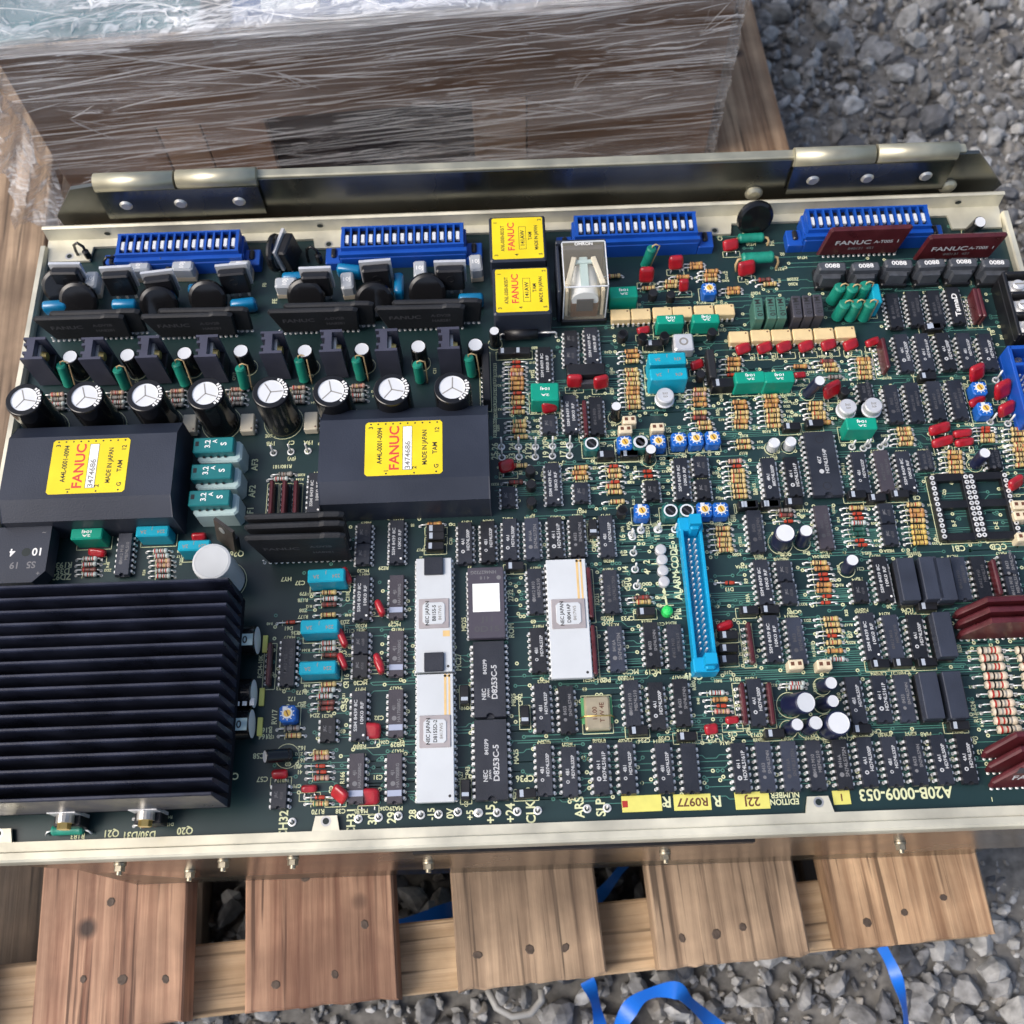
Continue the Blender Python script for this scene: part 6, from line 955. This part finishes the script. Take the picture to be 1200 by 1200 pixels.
def black_module():
    b = MB(); w_ = 74.5; prof = [(-23.5, 0), (-23.5, 18.6), (-15.3, 24.5), (15.3, 24.5), (23.5, 18.6), (23.5, 0)]; x = w_/2
    b.rings([[(-x+.0, y, z) for y, z in prof], [(-x+.6, y*.99, z+.0) for y, z in prof], [(x-.6, y*.99, z) for y, z in prof], [(x, y, z) for y, z in prof]], 'black_mod', True, True)
    l = MB(); l.rbox(0, 0, 24.5, 34, 26.4, .14, .05, 'yellow', corner=1.4)
    k = MB(); z = 24.67
    k.text('A44L-0001-0094', -10.6, 1.4, z, 2.1, 90, 'ink_black', wid=.88); k.text('FANUC', -4.2, .2, z, 4.2, 90, 'ink_red', wid=1.1); k.text('MADE IN JAPAN', 9.4, 0, z, 2.0, 90, 'ink_black', wid=.85); k.text('TAM', 13.6, -.6, z, 2.0, 90, 'ink_black')
    k.box(1.6, 0, z-.02, 4.2, 21.6, .02, 'ink_black'); k.box(1.6, 0, z-.005, 3.8, 21.2, .02, 'sticker'); k.text('3474686', 1.7, -3.6, z+.03, 2.4, 90, 'b_grey', wid=1.15)
    for t_, xx, yy in [('3', -14.6, 10.4), ('12', 14.6, 8.6), ('1', -7.6, -11), ('2', 4.6, -9.8), ('G', 14.2, -9.4)]: k.text(t_, xx, yy, z, 1.9, 90, 'ink_black')
    for i in range(10): k.lathe([(.42, 0), (.01, .02)], 8, 'ink_black', Matrix.Translation((-14.6+i*3.26, 12.2, z)))
    for xx, yy in [(-7.6, -12.3), (4.6, -12.3), (14.2, -12.1)]: k.lathe([(.42, 0), (.01, .02)], 8, 'ink_black', Matrix.Translation((xx, yy, z)))
    return b, l, k
def socket24():
    b = MB(); 
    for s in (-1, 1): b.rbox(s*7.3, 0, .3, 3.2, 31.8, 3.2, .25, 'black')
    for y in (-14.6, 1.2, 14.6): b.rbox(0, y, .3, 12.0, 3.6, 3.1, .2, 'black')
    p = MB()
    for s in (-1, 1):
        for i in range(12): p.lathe([(1.08, 3.5), (1.02, 3.8), (.46, 3.8), (.44, 3.45)], 12, 'tin', Matrix.Translation((s*7.62, (i-5.5)*2.6, 0))); p.lathe([(.48, 3.5), (.01, 3.5)], 10, 'hole', Matrix.Translation((s*7.62, (i-5.5)*2.6, 0)))
    return b, p

def silk_circle(x, y, r):  # printed silkscreen circle round a capacitor
    n = 22
    for i in range(n): a, c = 6.2832*i/n, 6.2832*(i+1)/n; line(x+r*math.cos(a), y+r*math.sin(a), x+r*math.cos(c), y+r*math.sin(c), .3)
mb = SILKMB; Z1 = .14
NAME = {'c2': 'pin_header', 't92': 'transistor', 'cp': 'chip_capacitor', 'pin': 'test_pin', 'tr': 'trimmer', 'my': 'dipped_capacitor'}
for p in PARTS:
    k, x, y = p[:3]; a = p[3:]; jz = random.gauss(0, .02)
    if k == 'ic': ic_part(x, y, *a)
    elif k == 'r':
        v = random.randrange(3); put('diode' if a[0] == 'r' else 'resistor', cached(('resistor', a[0], v), lambda: resistor(a[0], v)), x+random.gauss(0, .25), y, rz=random.gauss(0, .02))
    elif k == 'ec':
        v = Vector(a[:3]); d, c = a[3:]; L = v.length; o = put('electrolytic_capacitor', cached(('ec', d, round(L), c), lambda: ecap(d, round(L), c)), x, y, .4, rot=v.to_track_quat('Z', 'Y').to_euler()); silk_circle(x, y, d/2+.9)
    elif k == 'ecv': put('electrolytic_capacitor', cached(('ec', a[0], a[1], a[2]), lambda: ecap(a[0], a[1], a[2])), x, y, .1, rz=random.random()*6); silk_circle(x, y, a[0]/2+.8)
    elif k == 'bigcap': put('large_capacitor', cached('bigcap', big_cap), x, y, .1, rz=random.gauss(0, .2)); silk_circle(x, y, 9.2)
    elif k == 'film':
        w_, d_, h, c, lab = a; o = put('film_capacitor', cached(('film', w_, d_, h, c), lambda: film_cap(w_, d_, h, c, lab)), x, y, rz=jz*.6); t_ = MB()
        if c == 'c' and lab: t_.text(lab, w_*.27, -d_*.1, h+.03, 1.6, 180, 'b_grey'); t_.text('2A', -w_*.27, -d_*.1, h+.03, 1.6, 180, 'b_grey'); t_.text('J', 0, d_*.2, h+.03, 1.3, 180, 'b_grey')
        elif lab: t_.text('104J', 0, d_*.17, h+.03, 1.3, 180, 'ink_white', wid=1.5); t_.text('2A', 0, -d_*.2, h+.03, 1.1, 180, 'ink_white', wid=2)
        if lab: link('marking', t_.mesh('marking'), o)
        rect(x, y, w_+1.6, d_+2)
    elif k == 'my':
        w_, h, an, ti = a; w_ = round(w_*(.72 if ti >= 65 else .82), 1); hh = round(h*(.74 if ti >= 40 else .88), 1); L = math.cos(R(ti)); off = math.sin(R(ti))*(hh/2+2)
        put('dipped_capacitor', cached(('my', w_, hh), lambda: mylar(w_, hh)), x, y-off, 0, rot=Euler((-R(ti), 0, R(an)), 'XYZ')); rect(x, y-off, 8.5, 3.4, .28)
    elif k == 'tr': o = put('trimmer', cached(('tr', a[0]), lambda: trimmer(a[0])), x, y, rz=jz); rect(x, y, 8.4, 8.6)
    elif k == 'cp': put('chip_capacitor', cached(('cp', a[0]), lambda: cp_cap(a[0])), x, y, rz=(R(90) if a[0] == 1 else 0)+jz); rect(x, y, *((10, 4.6) if a[0] != 1 else (4.6, 10)))
    elif k == 't92': put('transistor', cached('t92', to92), x, y, rz=jz*4)
    elif k == 'pin': put('test_pin', cached(('pin', a[0]), lambda: test_pin(a[0])), x, y, rz=random.random()*.6-.3)
    elif k == 'sip': put('resistor_network', cached(('sip',)+a, lambda: sip_net(*a)), x, y, rz=jz*.4); rect(x-.6, y, 5.2, a[0]+1.6)
    elif k in ('opto', 'optv'): put('optocoupler', cached((k,), lambda: opto(k == 'optv')), x, y, rz=jz*.4)
    elif k == 'c2': put('pin_header', cached('c2', conn2), x, y, rz=jz)
    elif k == 'can': put('metal_can_capacitor', cached(('can',)+a, lambda: can(*a)), x, y, rz=jz)
    elif k == 'led': put('indicator_lamp', cached(('led', a[0]), lambda: led(a[0])), x, y)
    elif k == 'axv': put('power_resistor', axial_stand(a[:3]).mesh('power_resistor'), x, y)
    elif k == 'axt': put('power_resistor', axial_lay(*a).mesh('power_resistor'), x, y, rz=jz)
    elif k == 'hyb': put('hybrid_module', cached(('hyb',)+a[:4], lambda: hybrid(*a[:4])), x, y, rot=(R(-a[4]), 0, jz*.3))
    elif k == 'hs':
        o = put('transistor_sink', cached('hs', profile_sink), x, y); link('power_transistor', cached('hst', sink_transistor), o, (1.4, 0, 0))
        link('power_transistor', cached('hst', sink_transistor), o, (1.4, 0, 0)) if False else None
    elif k == 'to3': put('power_thyristor', cached('to3', to3p), x, y-1, rot=(R(-6), 0, jz*3))
    elif k == 'to3s': put('power_thyristor', cached('to3', to3p), x, y-3, -2, rot=(R(-10), 0, R(75)))
    elif k == 'disc': put('disc_varistor', cached('disc', disc), x, y-5, rot=(R(-38 if y < 150 else -20), 0, jz*5))
    elif k == 'disc2': put('disc_varistor', cached('disc', disc), x, y-2, rot=(R(-5), 0, R(80)))
    elif k == 'lamp': put('clear_capacitor', cached(('lamp', a[0]), lambda: lamp(a[0])), x, y, rz=jz*2)
    elif k == 'bfilm': put('film_capacitor', cached('bfilm', blue_film), x, y, rz=R(a[0])+jz*3)
    elif k == 'loop': put('wire_link', cached('loop', loop), x, y, rz=jz*10)
    elif k == 'bcon': put('blue_connector', cached(('bcon', a[0]), lambda: blue_connector(a[0])), x, y)
    elif k == 'fuse':
        h_, f_ = CACHE.setdefault('fuse_p', None) or CACHE.__setitem__('fuse_p', tuple(q_.mesh('fuse') for q_ in fuse_parts())) or CACHE['fuse_p']
        o = put('fuse_holder', h_, x, y); link('fuse', f_, o)
    elif k == 'tor': put('pulse_transformer', cached('tor', toroid), x, y, rz=jz*2)
    elif k == 'mblk': put('relay_block', cached(('mblk', a[0]), lambda: m_block(a[0])), x, y, rz=R(-3))
    elif k == 'dipw':
        w_, L, kind = a; b, ex = dip_wide(kind, w_, L); o = put('large_integrated_circuit' if kind[0] != 'w' or kind == 'w24' else 'ceramic_processor', b.mesh('dip'), x, y)
        for nm, e in ex: link(nm, e.mesh(nm), o)
    elif k == 'eprom':
        b = MB(); b.rbox(0, 0, 3.4, 15.6, 32, 3.1, .3, 'eprom'); o = put('memory_chip', b.mesh('eprom'), x, y); s_ = MB(); s_.rbox(0, 2, 6.5, 11.6, 12.8, .15, .05, 'sticker'); link('white_sticker', s_.mesh('sticker'), o)
        t_ = MB(); t_.text('HN462732G', -1, 13.6, 6.53, 1.5, 180, 'ink_dim'); t_.text('4 1 8', -.5, 11, 6.53, 1.4, 180, 'ink_dim'); t_.text('J11', 0, -8, 6.53, 2.2, 0, 'ink_faint', wid=1.4); t_.text('0D15', 0, -12, 6.53, 2.4, 0, 'ink_faint', wid=1.4); logo(t_, 5.6, 11, 6.53, 1, 'ink_dim'); link('marking', t_.mesh('marking'), o); link('leads', cached('lead24e', lambda: ic_leads(24, 16.6, top=3.4, inset=7)), o)
    elif k == 'tall':
        b = CACHE.get('tall') or CACHE.setdefault('tall', (lambda b: (b.rbox(0, 0, 4.8, 7.6, 19.4, 4.7, .3, 'epoxy_blue'), b.mesh('tall'))[1])(MB())); o = put('sealed_module', b, x, y)
        link('socket', cached('tsock', lambda: (lambda q_: (q_.rbox(0, 0, .5, 7.4, 20.4, 4.2, .3, 'black'), q_)[1])(MB())), o); link('leads', cached(('leads', 14), lambda: ic_leads(14)), o, (-1.6, 0, 0))
    elif k == 'sock':
        b, pn = socket24(); o = put('chip_socket', b.mesh('socket'), x, y); link('socket_contacts', pn.mesh('contacts'), o); rect(x, y, 18.5, 33)
    elif k == 'relay':
        mm = relay(); o = put('relay', mm[0][1].mesh('relay'), x, y)
        for nm, e in mm[1:]: link(nm, e.mesh(nm), o)
    elif k in ('ymod', 'bmod'):
        b, l, t_ = yellow_module() if k == 'ymod' else black_module(); o = put('power_module', b.mesh(k), x, y); link('yellow_label', l.mesh('label'), o); link('lettering', t_.mesh('lettering'), o)
    elif k == 'ylab':
        w_, h, s_, rot = a; b = MB(); b.rbox(0, 0, .12, w_, h, .12, .04, 'yellow_lab'); o = put('paper_tag', b.mesh('tag'), x, y, rz=jz*.6)
        t_ = MB()
        if s_: t_.text(s_, 0, 0, .27, h*.5, rot, 'b_brown', wid=1.05)
        else: t_.box(-w_*.42, 0, .25, 2.2, 2.6, .03, 'b_red')
        link('lettering', t_.mesh('lettering'), o)
    elif k == 'xtal':
        b = MB(); b.box(0, 1.2, .15, 13, 11, .15, 'pad_green'); b.rbox(0, -.4, .6, 10.6, 14.2, 3.2, .8, 'xtal_gold', corner=.6); o = put('quartz_crystal', b.mesh('xtal'), x, y)
        t_ = MB(); t_.text('16.00', -1.2, -.6, 3.83, 1.8, 90, 'b_brown'); t_.text('T W 4E', 1.8, -.4, 3.83, 1.8, 90, 'b_brown'); link('marking', t_.mesh('m'), o); w_ = MB(); w_.tube([(-7, -1.8, .3), (-5.4, -1.8, 3.9), (5.4, -1.8, 3.9), (7, -1.8, .3)], .3, 6, 'brass'); link('strap_wire', w_.mesh('w'), o); rect(x, y-.4, 12.6, 16)
    elif k == 'ecl': o = put('electrolytic_capacitor', cached(('ec', a[0], a[1], 'k'), lambda: ecap(a[0], a[1], 'k')), x+4, y, 2.6, rot=(R(8), R(-58), 0)); silk_circle(x+2, y, 5)
    elif k == 'nut': b = MB(); b.rbox(0, 0, .5, 9.4, 9.4, 6.5, .7, 'alu'); b.lathe([(2.2, 7.03), (1.3, 7.03), (1.2, 6.2), (.01, 6.2)], 16, ['b_grey', 'black', 'black'], None); put('metal_trimmer', b.mesh('nut'), x, y)
    elif k == 'blk': b = MB(); b.rbox(0, 0, .4, a[0], a[1], a[2], .5, 'black'); b.rbox(0, -4.6, .4, a[0]*.7, 2.4, 5, .3, 'mdark'); put('signal_transformer', b.mesh('blk'), x, y)
    elif k == 'bigd': b = MB(); b.cyl((-a[0]/2, 0, 4), (a[0]/2, 0, 4), 3.2, 20, 'black'); lead_wire(b, a[0]/2, a[0]/2+9, 4, .5); lead_wire(b, -a[0]/2, -a[0]/2-2, 4, .5); put('power_diode', b.mesh('bigd'), x, y)
    elif k == 'cyan':
        x1, y1 = a; yc, L = (y+y1)/2, abs(y-y1); b = MB()
        b.box(0, 0, 0, 9, L, 1.6, 'cyan_p')
        for s in (-1, 1): b.rbox(s*4.1, 0, 1.5, 1.3, L, 7.0, .2, 'cyan_p')
        for s in (-1, 1): b.rbox(0, s*(L/2+2.2), 0, 10.6, 6.4, 8.6, .5, 'cyan_p')
        o = put('ribbon_header', b.mesh('hdr'), (x+x1)/2, yc); t_ = MB()
        for i in range(20):
            for s in (-1, 1): t_.box(s*1.3, (i-9.5)*2.6, 1.6, .64, .64, 6, 'tin')
        link('header_pins', t_.mesh('pins'), o)
        for s in (-1, 1): l = MB(); l.prism([(-2.4, 0), (2.4, 0), (2.4, 4.6), (-2.4, 4.6)], 8.6, 15, 'cyan_p'); l.rbox(0, 2.3, 3, 4.2, 7, 9, .6, 'cyan_p'); link('latch', l.mesh('latch'), o, (1.2, s*(L/2+1.6)-2.3, 0))
    elif k == 'tb':
        b = MB(); b.rbox(0, 0, 0, 15, 36, 9, .5, 'black'); b.rbox(-6.6, 0, 8.9, 1.8, 36, 5, .4, 'black')
        for i in range(4): b.rbox(.6, (i-1.5)*11.6, 8.9, 13, 1.6, 5, .3, 'black')
        o = put('terminal_block', b.mesh('tb'), x, y)
        for i in range(3): s_ = MB(); s_.rbox(0, 0, 9, 9, 7, 1.2, .2, 'tin'); s_.lathe([(3, 10.2), (2.9, 12), (2.2, 12.6), (.01, 12.7)], 16, 'alu'); s_.box(0, 0, 12.6, 4.6, .8, .2, 'b_grey'); link('terminal_screw', cached('tscr', lambda: s_), o, (0, (i-1)*11.6, 0))
    elif k == 'rect':
        b = MB(); w_ = 28; b.prism([(-w_/2, -13), (w_/2-5, -13), (w_/2, -8), (w_/2, 13), (-w_/2, 13)], 5, 14, 'black_mod'); o = put('bridge_rectifier', b.mesh('rect'), x, y)
        t_ = MB(); t_.lathe([(2.0, 0), (.01, .01)], 16, 'hole', Matrix.Translation((4.5, 1, 14.02))); t_.text('10', 9, 1, 14.03, 3.4, 180, 'ink_white'); t_.text('4', -1.5, 1, 14.03, 3.4, 180, 'ink_white'); t_.text('S5', 7.5, -5, 14.03, 3, 180, 'ink_dim'); t_.text('19', 0, -5, 14.03, 3, 180, 'ink_dim'); t_.text('~', 11, 10, 14.03, 2, 0, 'ink_dim'); t_.text('+', 11, -9, 14.03, 2, 0, 'ink_dim'); link('marking', t_.mesh('m'), o)
    elif k == 'tabtr': b = MB(); b.box(0, 0, 3, 11, 1.4, 16, 'tab_dark'); b.cyl((-1, -.8, 14.5), (-1, -.9, 14.5), 1.8, 14, 'steel'); b.rbox(0, 1.8, 2, 10.4, 3, 9, .4, 'black'); put('power_transistor', b.mesh('tabtr'), x, y-2, rot=(R(-14), 0, R(-38)))
# blue edge connector at the right rim
b = MB(); b.rbox(0, 0, 0, 14, 40, 3, .4, 'con_blue')
for s in (-1, 1): b.rbox(s*6, 0, 2.9, 1.8, 40, 8.5, .3, 'con_blue'); b.rbox(0, s*19, 2.9, 12, 2, 8.5, .3, 'con_blue')
b.rbox(0, 10, 2.9, 12, 1.6, 8.4, .3, 'con_blue'); o = put('edge_header', b.mesh('edge_header'), 241.6, 51)
t_ = MB()
for i in range(9):
    for s in (-1, 0, 1): t_.box(s*2.6, 6-i*2.7, 2.9, .7, .7, 5, 'tin')
t_.lathe([(1.8, 3), (1.8, 5), (1.2, 6)], 12, 'steel', Matrix.Translation((0, 15.5, 0))); link('header_pins', t_.mesh('pins'), o)

# --- finned heat sink over the power stage
HX0, HX1, HY0, HY1 = -231.5, -114.5, -127.5, -41.5
b = MB(); b.rbox((HX0+HX1)/2, (HY0+HY1)/2, 12, HX1-HX0, HY1-HY0, 4.5, .4, 'sink_base'); hsink = put('heat_sink', b.mesh('heat_sink'))
NF = 17
fin = (lambda b: (b.rings([[(0+xx, -y_, z) for y_, z in [(-1.5, 0), (-.75, 22.8), (-.4, 23.5), (.4, 23.5), (.75, 22.8), (1.5, 0)]] for xx in (0, HX1-HX0)], 'anod', True, True), b)[1])(MB()); finme = fin.mesh('fin'); bm_fix(finme)
for i in range(NF): link('fin', finme, hsink, (HX0-0+11-11, HY0+1+(HY1-HY0-2)*i/(NF-1), 16.4))
for x in (-218, -128):
    for y in (-118, -52): b2 = MB(); b2.cyl((0, 0, 0), (0, 0, 12), 3, 10, 'steel'); put('standoff', cached('standoff', lambda: b2), x, y)
def under_transistor():
    b = MB(); b.rbox(0, 0, 2, 10.4, 4.4, 9, .4, 'black'); b.box(0, 2.6, 3, 11, 1.2, 15, 'alu'); b.cyl((0, 1.9, 13), (0, -1.2, 13), 3.4, 16, 'steel', smooth=False); b.cyl((0, -1.2, 13), (0, -3.6, 13), 2.6, 6, 'brass', smooth=False); return b
for x in (-178.5, -147): put('power_transistor', cached('under_transistor', under_transistor), x, -130.2)
# capacitors peeping out from under the sink's right end
for y, c in ((-58, 0), (-81, 1), (-93.5, 2)):
    b = MB(); b.lathe([(.01, 0), (5.6, 0), (6.3, .5), (6.3, 15), (5.8, 15.5), (.01, 15.5)], 26, ['alu_lid', 'glossblack', 'glossblack', 'glossblack', 'alu_lid'], Matrix.Translation((-125, y, 6.6)) @ Matrix.Rotation(R(90), 4, 'Y'))
    for j in range(3): b.box(-122+16-9+j*3, y-4.5, 11.0, 1.8, 3, .3, 'ink_white') if c == 1 else None
    if c != 1: b.box(-113.5, y-1.5, 12.95, 7, 5, .15, 'fuse_base'); b.text('0', -113.3, y-1.5, 13.12, 3, 0, 'ink_black')
    put('electrolytic_capacitor', b.mesh('cap_lying')); tape = MB(); tape.box(0, 0, .2, 2, 7.5, 1.2, 'yellow_lab'); put('adhesive_bead', cached('tape', lambda: tape), -107.6, y)
# outlines round the resistor columns
rs = [(p[1], p[2]) for p in PARTS if p[0] == 'r']
for x, y in rs:
    line(x-3.9, y-1.2, x-3.9, y+1.2, .28)
put('silkscreen', SILKMB.mesh('silkscreen'), parent=board)['kind'] = 'stuff'
board.location = board.location
